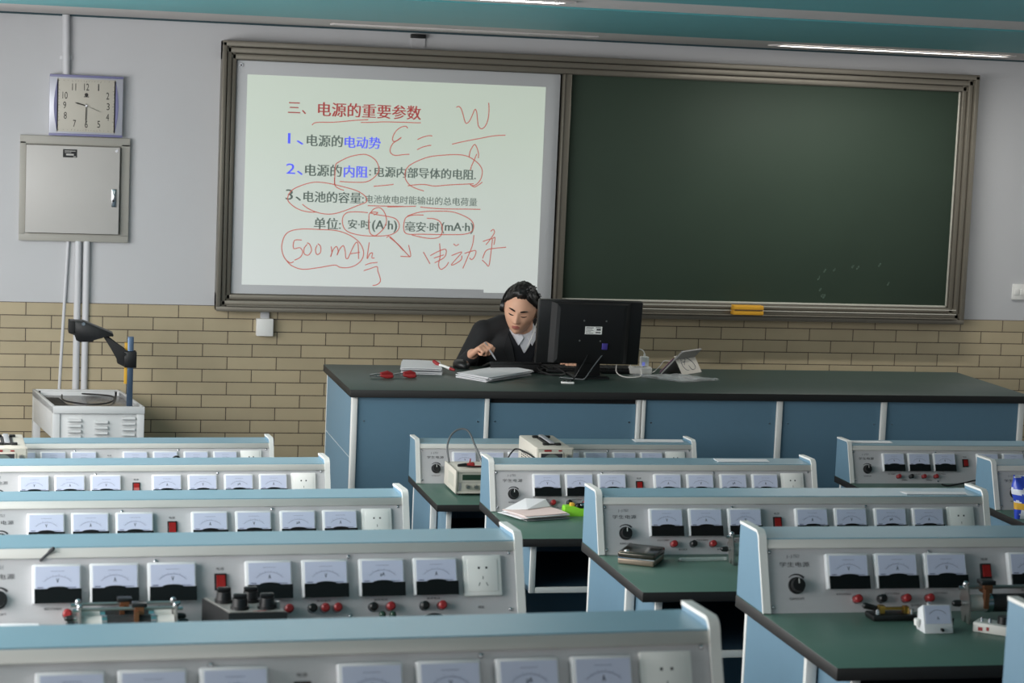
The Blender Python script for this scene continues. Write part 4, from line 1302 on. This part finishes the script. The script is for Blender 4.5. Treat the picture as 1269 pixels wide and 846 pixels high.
lx, ly, lz = on(('l', 3), 0, 0, .0005)
rh = rheostat('double slide rheostat with two black sliders on a left bench', on(('l', 3), .240, -.085, .0005), .042, 2, [.132, .104], 'slide rheostats')
rh.scale = (.88, .9, .80)
r3x, r3y, r3z = on(('c', 3), 0, 0, .0005)
rheostat('slide rheostat behind the small white ammeter', (r3x + .436, r3y - .085, r3z), .0, 1, [.048], 'slide rheostats')
rheostat('slide rheostat whose metal end plate shows beside a blue end cap', (cxx + .352, cyy - .11, czz), .0, 1, [.15], 'slide rheostats')

# black resistance box with knobs
t = thing('resistance_box', 'black resistance box with four rotary knobs on a left bench', 'resistance box', on(('l', 3), .528, -.168, .0005), .042)
b = B()
b.loft([[(0, 0, 0), (.117, 0, 0), (.074, .13, 0), (-.036, .13, 0)], [(0, 0, .067), (.117, 0, .067), (.074, .13, .067), (-.036, .13, .067)]]); b.build('box_case', 'resistor_black', t, 20)
b = B(); b.loft([[(.003, .003, .0672), (.113, .003, .0672), (.071, .127, .0672), (-.032, .127, .0672)], [(.003, .003, .0688), (.113, .003, .0688), (.071, .127, .0688), (-.032, .127, .0688)]]); tp = b.build('top_plate', 'resistor_top', t, 20)
for x, y in ((.026, .030), (.080, .030), (.002, .088), (.056, .088)):
    z = .0688
    b = B(); b.cyl((x, y, z), (x, y, z + .006), .019, .019, 18); b.cyl((x, y, z + .006), (x, y, z + .022), .016, .0145, 18); b.box(x - .014, x + .014, y - .005, y + .005, z + .021, z + .031, bev=.003)
    b.build('rotary_knob', 'black_plastic', t, 30)
for x in (.092, .102):
    b = B(); b.cyl((x, .03, .068), (x, .03, .082), .005, seg=10); b.build('terminal_post', 'steel', t)
b = B(); b.box(.05, .075, .006, .009, .0687, .0692); b.build('red_marking', 'red_plastic', tp, 0)
sheets('loose_sheet', 'white sheet showing at the left edge above the nearest bench', 'paper', [on(('l', 3), u, v)[:2] for u, v in ((.02, -.06), (.165, -.06), (.165, -.004), (.02, -.004))], 2, ['paper'], lz, t0=.004)
cable('dark cable bowed at the foot of a left bench panel', [on(('l', 3), u, -.03, h) for u, h in ((.955, .004), (.965, .014), (.985, .020), (1.005, .016), (1.015, .004))], .003, 'black_cable')
t = thing('screwdriver_tip', 'small dark metal pin stuck on a left bench rail', 'pin', on(('l', 3), .17, .062, .138))
b = B(); b.limb([(0, -.012, -.006), (.022, -.012, .016)], [.0028, .0028], 8); b.limb([(.018, -.012, .012), (.024, -.012, .018)], [.0042, .0042], 8); b.build('pin_body', 'ink', t)

# things on the fourth middle bench
t = thing('knife_switch', 'small black knife switch with brass blade lying below the meters', 'switch', (r3x + .285, r3y - .055, r3z))
b = B(); b.box(-.06, .045, -.025, .025, 0, .013, bev=.003); b.build('switch_base', 'black_plastic', t)
b = B(); b.box(-.035, .03, -.004, .004, .020, .026); b.box(-.038, -.026, -.008, .008, .012, .030); b.box(.02, .03, -.008, .008, .012, .028); b.build('blade', 'brass', t)
for x in (-.045, .035):
    b = B(); b.cyl((x, -.012, .013), (x, -.012, .024), .005, .004, 10); b.build('terminal_post', 'chrome', t)
b = B(); b.limb([(-.045, .0, .024), (-.07, .0, .030)], [.006, .007], 10); b.build('handle', 'black_plastic', t)

t = thing('ammeter', 'small white bench ammeter standing in front of the slide rheostat', 'ammeter', (r3x + .298, r3y - .19, r3z))
b = B(); b.prism([(0, 0, 0), (0, .045, 0), (0, .045, .045), (0, .022, .058), (0, .006, .018)], (.066, 0, 0), bev=.0015); cs = b.build('meter_case', 'meter_plastic', t, 25)
AM = Matrix(((1, 0, 0, 0), (0, .016 / .0431, -.04 / .0431, .006), (0, .04 / .0431, .016 / .0431, .018), (0, 0, 0, 1)))
b = B(); b.box(.004, .062, .002, .041, 0, .001, M=AM); b.build('dial', 'dial_paper', cs, 0)
b = B()
ar = [math.radians(145 - i * 10) for i in range(12)]
b.prism([(.033 + math.cos(a) * .024, .010 + math.sin(a) * .022, .0011) for a in ar] + [(.033 + math.cos(a) * .0232, .010 + math.sin(a) * .0212, .0011) for a in ar[::-1]], (0, 0, .0002), M=AM)
b.text('A', .030, .014, .036, h=.007, M=AM, depth=.0013); b.build('dial_scale', 'dial_letter', cs, 0)
b = B(); b.cyl((.04, .0035, .008), (.04, -.004, .008), .0035, seg=10); b.build('zero_screw', 'black_plastic', t)
for x, m in ((-.006, 'socket_white'), (.072, 'black_plastic')):
    b = B(); b.cyl((x, .030, .012), (x, .030, .026), .006, .007, 12); b.box(min(x, .03), max(x, .03), .026, .034, .008, .013); b.build('terminal_post', m, t)
b = B(); b.cyl((.018, .03, .05), (.018, .03, .062), .004, seg=10); b.build('top_screw', 'chrome', t)

t = thing('battery_holder', 'white battery holder with a round black knob at the right edge', 'battery holder', (r3x + .415, r3y - .175, r3z), math.radians(-42))
b = B(); b.box(0, .078, 0, .048, 0, .021, bev=.002); b.build('holder_base', 'ceramic', t)
b = B(); b.cyl((.06, .026, .021), (.06, .026, .037), .014, .0135, 18); b.build('black_knob', 'black_plastic', t)
for x in (.014, .032):
    b = B(); b.cyl((x, .016, .021), (x, .016, .030), .004, .003, 10); b.build('terminal_post', 'chrome', t)
for x0, x1, z0, z1 in ((.012, .022, .004, .012), (.03, .036, .006, .014)):
    b = B(); b.box(x0, x1, -.0005, .0, z0, z1); b.build('red_marking', 'red_plastic', t, 0)

# paper strips lying on the console tops
for key, lab, cs_ in ((('c', 0), 'white paper strip on top of the farthest middle console', [(.95, .10), (1.16, .10), (1.17, .160), (.95, .165)]), (('c', 1), 'white paper on top of the console behind the bronze case bench', [(.845, .095), (1.04, .10), (1.045, .150), (.848, .160)]),
                      (('c', 2), 'grey paper on the third middle console top next to its end cap', [(.95, .075), (1.14, .072), (1.15, .105), (.945, .115)]), (('r', 0), 'white paper strip on the farthest right console top', [(.035, .10), (.225, .10), (.23, .15), (.04, .155)])):
    x, y, z = on(key, 0, 0, .1585)
    sheets('paper_strip', lab, 'paper', [(x + u, y + v) for u, v in cs_], 1, ['paper'], z, 'paper strips on the consoles', t0=.0015)

rx, ry, rz_ = on(('r', 1), 0, 0, .0005)
t = thing('snack_bag', 'blue and white plastic food bag standing on the bench at the right edge', 'bag', (rx + .09, ry - .15, rz_))
b = B()
rings = []
for k in range(33):
    f = k / 32
    w = .088 - .004 * math.sin(f * 9)
    d = .045 * math.sin(math.pi * min(1, .12 + f * .88)) + .002
    rings.append([(w * math.cos(a) - .022 * f + .003 * math.sin(f * 11 + a), d * math.sin(a) + .004 * math.sin(5 * a + f * 7), f * .158) for a in [2 * math.pi * j / 60 for j in range(60)]])
b.loft(rings)
for f in b.bm.faces:
    c = f.calc_center_median()
    q = noise.noise(Vector((c.x * 26, 3.0, c.z * 34)))
    f.material_index = 1 if q > .16 else 0
    if .035 < c.z < .06: f.material_index = 2
b.build('bag_film', ['bag_blue', 'bag_white', 'yellow'], t, 50)
r0x, r0y, r0z = on(('r', 0), 0, 0, .0005)
cable('thin black cable lying on the farthest right bench', [(r0x + .39, r0y - .06, r0z + .008), (r0x + .42, r0y - .07, r0z + .004), (r0x + .50, r0y - .05, r0z + .012), (r0x + .58, r0y - .03, r0z + .020), (r0x + .70, r0y - .05, r0z + .004)], .0035, 'black_cable')

t = thing('double_plug', 'pair of dark green plugs standing at the foot of a left bench panel', 'plug', on(('l', 3), .885, -.03, .0005))
for x in (-.010, .012):
    b = B(); b.limb([(x, 0, .006), (x, 0, .022)], [.0065, .0075], 10); b.build('plug_body', 'lcd_green', t)
b = B(); b.box(-.018, .020, -.006, .006, 0, .008, bev=.002); b.build('plug_base', 'black_plastic', t)
cable('short black cable loop rising before the farthest left bench panel', [on(('l', 0), .765, -.05, .01), on(('l', 0), .768, -.05, .08), on(('l', 0), .785, -.05, .118), on(('l', 0), .808, -.05, .112), on(('l', 0), .815, -.05, .06), on(('l', 0), .83, -.06, .004)], .004, 'black_cable')

# ---------------------------------------------------------------- the man behind the desk
PB = Vector((2.44, 10.26, .2))                      # under him, on the podium
st = thing('stool', 'dark stool under the man behind the teacher desk', 'stool', (2.47, 10.34, .2))
b = B(); b.cyl((0, 0, .40), (0, 0, .44), .165, .16, 28); b.build('seat', 'black_plastic', st)
for k in range(4):
    a = math.radians(45 + 90 * k)
    b = B(); b.tube([(.11 * math.cos(a), .11 * math.sin(a), .40), (.16 * math.cos(a), .16 * math.sin(a), 0)], .012, 10); b.build('leg', 'black_plastic', st)

man = thing('person', 'man in dark jacket and white shirt collar writing behind the teacher desk', 'person', PB)
w2l = lambda p: Vector(p) - PB

# head frame: x = his left (picture right), y = the way he faces, z = crown
f_ = Vector((-.40, -.86, -.36)).normalized()
up0 = Vector((.16, 0, 1))
r_ = f_.cross(up0).normalized() * -1
r_ = up0.cross(f_).normalized()
u_ = f_.cross(r_).normalized() * 1
if u_.z < 0: u_ = -u_
HC = w2l((2.412, 10.085, 1.318))
HM = Matrix(((r_.x, f_.x, u_.x, HC.x), (r_.y, f_.y, u_.y, HC.y), (r_.z, f_.z, u_.z, HC.z), (0, 0, 0, 1)))
if HM.to_3x3().determinant() < 0:
    r_ = -r_
    HM = Matrix(((r_.x, f_.x, u_.x, HC.x), (r_.y, f_.y, u_.y, HC.y), (r_.z, f_.z, u_.z, HC.z), (0, 0, 0, 1)))
g = lambda x, c, s_: math.exp(-((x - c) / s_) ** 2)
sst = lambda a, b_, x: (lambda t_: t_ * t_ * (3 - 2 * t_))(max(0, min(1, (x - a) / (b_ - a))))


def head_point(n):
    """surface of the head in its own frame for a unit direction n"""
    x, y, z = n
    px, py, pz = x * .0785, y * .094, z * .118
    if z < 0:                                        # jaw tapers to the chin
        k = (-z) ** 1.4
        px *= 1 - .30 * k
        if y > 0: py += .010 * k * y
        else: py *= 1 - .45 * k
        py += .016 * k
    else:
        py -= .006 * z
    if y > 0:
        fr = sst(.05, .5, y)
        d = 0.0
        d += .005 * (g(abs(px), .026, .02) * g(pz, .034, .010))                 # brows
        d -= .0105 * g(abs(px), .030, .015) * g(pz, .014, .012)                  # eye sockets
        d += .0065 * g(abs(px), .031, .011) * g(pz, .012, .0075)                 # lids over the eyeballs
        d += .004 * g(abs(px), .047, .018) * g(pz, -.018, .016)                  # cheekbones
        t_ = sst(.022, -.024, pz) if False else max(0, min(1, (.024 - pz) / .046))
        if -.034 < pz < .03:
            cut = sst(-.034, -.024, pz)
            d += (.004 + .019 * t_ ** 1.3) * g(px, 0, .0085 + .003 * t_) * cut   # nose
            d += .008 * g(abs(px), .0125, .0065) * g(pz, -.023, .007)
        d += .0055 * g(px, 0, .021) * (g(pz, -.047, .0055) + 1.1 * g(pz, -.059, .006))   # lips
        d -= .003 * g(px, 0, .024) * g(pz, -.053, .0022)
        d -= .003 * g(px, 0, .02) * g(pz, -.073, .007)
        d += .007 * g(px, 0, .018) * g(pz, -.095, .014)                          # chin
        py += d * fr
    return Vector((px, py, pz))


def head_shell(b, extra, nu=72, nv=54, mi=0):
    rows = []
    for i in range(nv + 1):
        th = math.pi * i / nv
        rows.append([])
        for j in range(nu):
            ph_ = 2 * math.pi * j / nu
            n = Vector((math.sin(th) * math.cos(ph_), math.sin(th) * math.sin(ph_), math.cos(th)))
            p = head_point(n)
            e = extra(n, p)
            rows[-1].append(p + Vector((n.x, n.y, n.z)) * e)
    V = []
    top = b.bm.verts.new(HM @ rows[0][0]); bot = b.bm.verts.new(HM @ rows[-1][0])
    for r in rows[1:-1]:
        V.append([b.bm.verts.new(HM @ p) for p in r])
    for j in range(nu):
        k = (j + 1) % nu
        b.bm.faces.new((top, V[0][j], V[0][k])); b.bm.faces.new((bot, V[-1][k], V[-1][j]))
    for a, c in zip(V, V[1:]):
        for j in range(nu):
            k = (j + 1) % nu
            b.bm.faces.new((a[j], c[j], c[k], a[k]))


def hand_mesh(b, wrist, fwd, nrm, thumb_side, curl, spread=.0):
    """palm, five unequal bent fingers; thumb from the side of the palm"""
    f = Vector(fwd).normalized(); n = Vector(nrm); n = (n - f * n.dot(f)).normalized(); s_ = f.cross(n).normalized()
    if s_.dot(Vector(thumb_side)) < 0: s_ = -s_
    W0 = Vector(wrist)
    for k, o in enumerate((-.027, -.009, .010, .028)):
        b.limb([W0 + s_ * o * .55, W0 + f * .045 + s_ * o * .9, W0 + f * .088 + s_ * o], [.0165, .0155, .0115], 12)
    lens = (.058, .074, .080, .072)
    for k, (o, l) in enumerate(zip((-.030, -.010, .010, .030), lens)):
        c = curl[k]
        p = W0 + f * .088 + s_ * o; pts = [p]; a = 0
        for seg_, part in enumerate((.46, .30, .24)):
            a += c * (1.0, 1.15, .8)[seg_]
            dirv = f * math.cos(a) - n * math.sin(a) + s_ * spread * (k - 1.5)
            p = p + dirv.normalized() * l * part; pts.append(p)
        b.limb(pts, [.0095, .0088, .0080, .0066], 10)
    p0 = W0 + f * .028 + s_ * .028
    p1 = p0 + (f * .55 + s_ * .62 - n * .35).normalized() * .036
    p2 = p1 + (f * .85 + s_ * .05 - n * .5).normalized() * .030
    p3 = p2 + (f * .8 - s_ * .35 - n * .45).normalized() * .024
    b.limb([p0, p1, p2, p3], [.0145, .0115, .0100, .0078], 10)


SH_R, EL_R, WR_R = w2l((2.262, 10.20, 1.185)), w2l((2.160, 10.215, .985)), w2l((2.172, 10.035, 1.102))
SH_L, EL_L, WR_L = w2l((2.640, 10.20, 1.185)), w2l((2.745, 10.17, .965)), w2l((2.66, 9.99, 1.084))
NECK = w2l((2.442, 10.175, 1.195))
PEL = w2l((2.465, 10.34, .70))


def torso_rings(grow, z_top=1.0):
    out = []
    for fz, cx_, cy_, rx_, ry_ in ((0, 2.465, 10.345, .165, .125), (.25, 2.463, 10.325, .160, .115), (.5, 2.458, 10.285, .172, .118), (.72, 2.452, 10.245, .190, .120), (.86, 2.450, 10.215, .195, .108), (.95, 2.446, 10.195, .150, .085), (1.0, 2.443, 10.185, .085, .068)):
        if fz > z_top: break
        z = .66 + fz * .55
        c = w2l((cx_, cy_, z))
        out.append([c + Vector(((rx_ + grow) * math.cos(a), (ry_ + grow) * math.sin(a), 0)) for a in [2 * math.pi * k / 32 for k in range(32)]])
    return out


HR = (WR_R, Vector((.32, -.62, .46)), Vector((-.20, -.25, .93)), Vector((1, -.1, 0)), (1.30, 1.20, 1.10, .95))
HL = (WR_L, Vector((-.25, -.95, -.02)), Vector((0, 0, 1)), Vector((-1, 0, 0)), (.35, .3, .3, .28))
b = B()
head_shell(b, lambda n, p: 0)
b.limb([NECK + Vector((0, .02, -.05)), HC + Vector((.012, .03, -.055))], [.062, .056], 20)
b.loft(torso_rings(-.008))
for S_, E_, W_, H_ in ((SH_R, EL_R, WR_R, HR), (SH_L, EL_L, WR_L, HL)):
    b.limb([S_, E_], [.050, .040], 16); b.limb([E_, W_ * .5 + E_ * .5, W_], [.040, .036, .027], 16)
    hand_mesh(b, *H_)
for s_ in (-1, 1):                                   # ears
    c = HM @ Vector((s_ * .0785, -.008, -.002))
    b.ball(c, (.010, .020, .031), 12, 10, rot=HM.to_3x3())
for s_, kx in ((-1, 2.37), (1, 2.57)):               # seated legs
    hip, knee, ank = PEL + Vector((s_ * .09, -.01, -.0)), w2l((kx, 9.93 + .02, .68)), w2l((kx, 10.03, .29))
    b.limb([hip, knee], [.085, .062], 16); b.limb([knee, knee * .6 + ank * .4, ank], [.060, .056, .042], 16)
    b.limb([ank + Vector((0, .03, -.045)), ank + Vector((0, -.10, -.055)), ank + Vector((0, -.16, -.062))], [.040, .034, .026], 12)
body = b.build('body', ['skin', 'lips'], man, 0)
remesh(body, .0042, 2)
inv = HM.inverted()
for p in body.data.polygons:
    q = inv @ p.center
    if q.y > .06 and abs(q.x) < .0215 - abs(q.z + .053) * .9 and -.063 < q.z < -.0445: p.material_index = 1

# facial details
b = B()
for s_ in (-1, 1):
    pts = []
    for k in range(9):
        t_ = -1 + k / 4
        x = s_ * .031 + t_ * .0135; z = .0070 - .0022 * (1 - t_ * t_)
        n = Vector((x / .0785, 0, z / .118)); n.y = math.sqrt(max(.01, 1 - n.x ** 2 - n.z ** 2))
        pts.append(HM @ (head_point(n) + Vector((0, .0012, 0))))
    b.tube(pts, [.001, .002, .0026, .003, .003, .003, .0026, .002, .001], 6)
b.build('eyelashes', 'hair', body)
b = B()
for s_ in (-1, 1):
    pts = []
    for k in range(9):
        t_ = k / 8
        x = s_ * (.013 + t_ * .034); z = .0305 + .006 * math.sin(t_ * 2.4) - .003 * t_
        n = Vector((x / .0785, 0, z / .118)); n.y = math.sqrt(max(.01, 1 - n.x ** 2 - n.z ** 2))
        pts.append(HM @ (head_point(n) + Vector((0, .001, 0))))
    b.tube(pts, [.0026, .0036, .0042, .0042, .004, .0036, .003, .0024, .001], 6)
b.build('eyebrows', 'hair', body)


def hair_extra(n, p):
    y, z, x = n.y, n.z, n.x
    az = math.atan2(abs(x), y)                        # 0 = front, pi = back
    line = .72 if az < .55 else (.72 - (az - .55) / .75 * .42 if az < 1.30 else (.30 - (az - 1.30) * .75))
    line += .03 * noise.noise(Vector((x * 9, y * 9, 2.0)))
    m = sst(line - .05, line + .10, z)
    nz = noise.noise(Vector((x * 7, y * 7, z * 7)))
    return -.006 * (1 - m) + m * (.0115 + .009 * sst(.5, 1, z) + .005 * nz)


b = B(); head_shell(b, hair_extra, 96, 72)
rnd = random.Random(11)
for k in range(34):                                   # loose tufts that break the outline
    az = rnd.uniform(-2.6, 2.6); el = rnd.uniform(.35, 1.2)
    n = Vector((math.sin(az) * math.cos(el), math.cos(az) * math.cos(el), math.sin(el)))
    if hair_extra(n, None) < .010: continue
    p = head_point(n); q = p + n * .012; dirv = (n * .5 + Vector((-.5, .2, rnd.uniform(-.2, .5)))).normalized()
    b.tube([HM @ (p + n * .004), HM @ q, HM @ (q + dirv * .012), HM @ (q + dirv * .016 + Vector((0, 0, -.003)))], [.006, .005, .003, .001], 6)
b.build('hair', 'hair', man, 60)

# shirt, sweater, jacket
b = B(); b.loft([[Vector(p) for p in r] for r in torso_rings(.002)]); sw_ = b.build('sweater', 'sweater', man, 0)
remesh(sw_, .008, 1)
b = B()
b.loft(torso_rings(.014)[:6] + [[w2l((2.443, 10.192, 1.232)) + Vector((.086 * math.cos(a), .075 * math.sin(a) + .004, .012 * math.sin(a))) for a in [2 * math.pi * k / 32 for k in range(32)]]])
for S_, E_, W_ in ((SH_R, EL_R, WR_R), (SH_L, EL_L, WR_L)):
    m_ = (NECK + S_) * .5 + Vector((0, .015, .028))
    b.limb([NECK + Vector((0, .02, .0)), m_, S_, E_], [.060, .062, .068, .056], 18)
    b.limb([E_, E_ * .45 + W_ * .55, E_ * .12 + W_ * .88], [.056, .050, .040], 18)
jk = b.build('jacket', 'jacket', man, 0)
remesh(jk, .008, 3)
# cut the V of the jacket open: push its front in behind the shirt there, the V itself is a closed patch of shirt and sweater
def chest(x, z, o):
    """point on the front of the chest"""
    R = torso_rings(.014)
    best = None
    zl = z
    for r0, r1 in zip(R, R[1:]):
        if r0[0].z <= zl <= r1[0].z:
            t_ = (zl - r0[0].z) / (r1[0].z - r0[0].z)
            c = (sum(r0, Vector()) / 32).lerp(sum(r1, Vector()) / 32, t_)
            rx_ = ((r0[0] - r0[16]).length * (1 - t_) + (r1[0] - r1[16]).length * t_) / 2
            ry_ = ((r0[8] - r0[24]).length * (1 - t_) + (r1[8] - r1[24]).length * t_) / 2
            return Vector((x, c.y - ry_ * math.sqrt(max(.05, 1 - ((x - c.x) / rx_) ** 2)) - o, zl))
    return Vector((x, R[-1][24].y - o, zl))


cxn = 2.440 - PB.x
def patch(name, m, half, ztop, zbot, o, th=.004):
    b = B()
    F, K = [], []
    for i in range(13):
        v = i / 12
        z = ztop + (zbot - ztop) * v
        hw = half * (1 - v) ** .9 + .002
        F.append([b.bm.verts.new(chest(cxn + hw * u, z, o)) for u in (-1, -.5, 0, .5, 1)])
        K.append([b.bm.verts.new(chest(cxn + hw * u, z, o - th)) for u in (-1, -.5, 0, .5, 1)])
    for i in range(12):
        for j in range(4):
            b.bm.faces.new((F[i][j], F[i][j + 1], F[i + 1][j + 1], F[i + 1][j])); b.bm.faces.new((K[i][j], K[i + 1][j], K[i + 1][j + 1], K[i][j + 1]))
        b.bm.faces.new((F[i][0], F[i + 1][0], K[i + 1][0], K[i][0])); b.bm.faces.new((F[i][4], K[i][4], K[i + 1][4], F[i + 1][4]))
    b.bm.faces.new(F[0][::-1] + K[0]); b.bm.faces.new(F[12] + K[12][::-1])
    return b.build(name, m, man, 50)


Z_ = lambda z: z - PB.z
patch('sweater_front', 'sweater', .075, Z_(1.205), Z_(.94), .006)
sp_ = patch('shirt_front', 'shirt', .050, Z_(1.205), Z_(1.105), .0085)
for s_ in (-1, 1):                                    # collar wings
    b = B()
    A_ = [NECK + Vector((s_ * .055, -.015, .050)), NECK + Vector((s_ * .030, -.062, .030)), chest(cxn + s_ * .010, Z_(1.178), .014), chest(cxn + s_ * .034, Z_(1.142), .017), chest(cxn + s_ * .062, Z_(1.188), .014) + Vector((s_ * .002, 0, .005)), NECK + Vector((s_ * .074, -.01, .030))]
    b.prism(A_, (0, -.004, .001)); b.build('collar_wing', 'shirt', man, 30)
b = B()
b.loft([[NECK + Vector((rr_ * math.cos(a), rr_ * .95 * math.sin(a) + .006, z + .014 * math.sin(a))) for a in [2 * math.pi * k / 28 for k in range(28)]] for rr_, z in ((.078, .0), (.072, .030), (.0655, .048), (.0625, .046))], caps=False)
b.build('collar_band', 'shirt', man, 50)
for s_ in (-1, 1):                                    # lapels and cuffs
    b = B()
    b.prism([chest(cxn + s_ * .080, Z_(1.20), .010), chest(cxn + s_ * .060, Z_(1.13), .014), chest(cxn + s_ * .012, Z_(.95), .014), chest(cxn + s_ * .060, Z_(1.02), .016), chest(cxn + s_ * .105, Z_(1.12), .014)], (0, -.004, 0)); b.build('lapel', 'jacket', man, 30)
for E_, W_ in ((EL_R, WR_R), (EL_L, WR_L)):
    d = (W_ - E_).normalized()
    b = B(); b.cyl(W_ - d * .045, W_ - d * .012, .036, .034, 20); b.build('cuff', 'shirt', man, 30)
b = B()
b.loft([[PEL + Vector((.178 * math.cos(a), .138 * math.sin(a), z)) for a in [2 * math.pi * k / 28 for k in range(28)]] for z in (-.055, .06)])
for s_, kx in ((-1, 2.37), (1, 2.57)):
    hip, knee, ank = PEL + Vector((s_ * .09, -.01, 0)), w2l((kx, 9.95, .68)), w2l((kx, 10.03, .29))
    b.limb([hip, knee], [.098, .075], 16); b.limb([knee, ank], [.072, .060], 16)
tr = b.build('trousers', 'trousers', man, 0)
remesh(tr, .01, 2)
for kx in (2.37, 2.57):
    a_ = w2l((kx, 10.03, .29))
    b = B(); b.limb([a_ + Vector((0, .035, -.048)), a_ + Vector((0, -.10, -.055)), a_ + Vector((0, -.175, -.06))], [.042, .040, .030], 14); b.build('shoe', 'black_plastic', man)

# headset and stylus
hs = thing('headset', 'black headset on the head of the man', 'headset', HC + PB)
b = B()
pts = [HM.to_3x3() @ Vector((.094 * math.cos(a), -.012, .118 * math.sin(a) + .012)) for a in [math.radians(v) for v in range(-6, 187, 8)]]
b.tube(pts, .0055, 8); b.build('head_band', 'black_plastic', hs)
for s_ in (-1, 1):
    b = B(); R3 = HM.to_3x3(); c = R3 @ Vector((s_ * .090, -.010, -.004)); d = R3 @ Vector((s_, 0, 0))
    b.cyl(c - d * .008, c + d * .010, .033, .028, 22); b.build('ear_cup', 'black_plastic', hs)
b = B()
R3 = HM.to_3x3()
b.tube(smooth_path([R3 @ Vector(v) for v in ((-.090, .0, -.03), (-.082, .03, -.09), (-.072, .055, -.14), (-.060, .065, -.18))], 6), .0022, 8); b.build('cord', 'white_cable', hs)
hp = WR_R + PB
sd = Vector((.30, -.55, -.55)).normalized()
sp0 = hp + Vector((.066, -.088, .030))
sty = thing('stylus', 'thin stylus in the right hand of the man', 'stylus', sp0)
b = B(); b.limb([-sd * .05, sd * .045], [.0042, .0042], 10); b.cyl(sd * .045, sd * .062, .0042, .001, 10); b.build('barrel', 'paper_grey', sty)
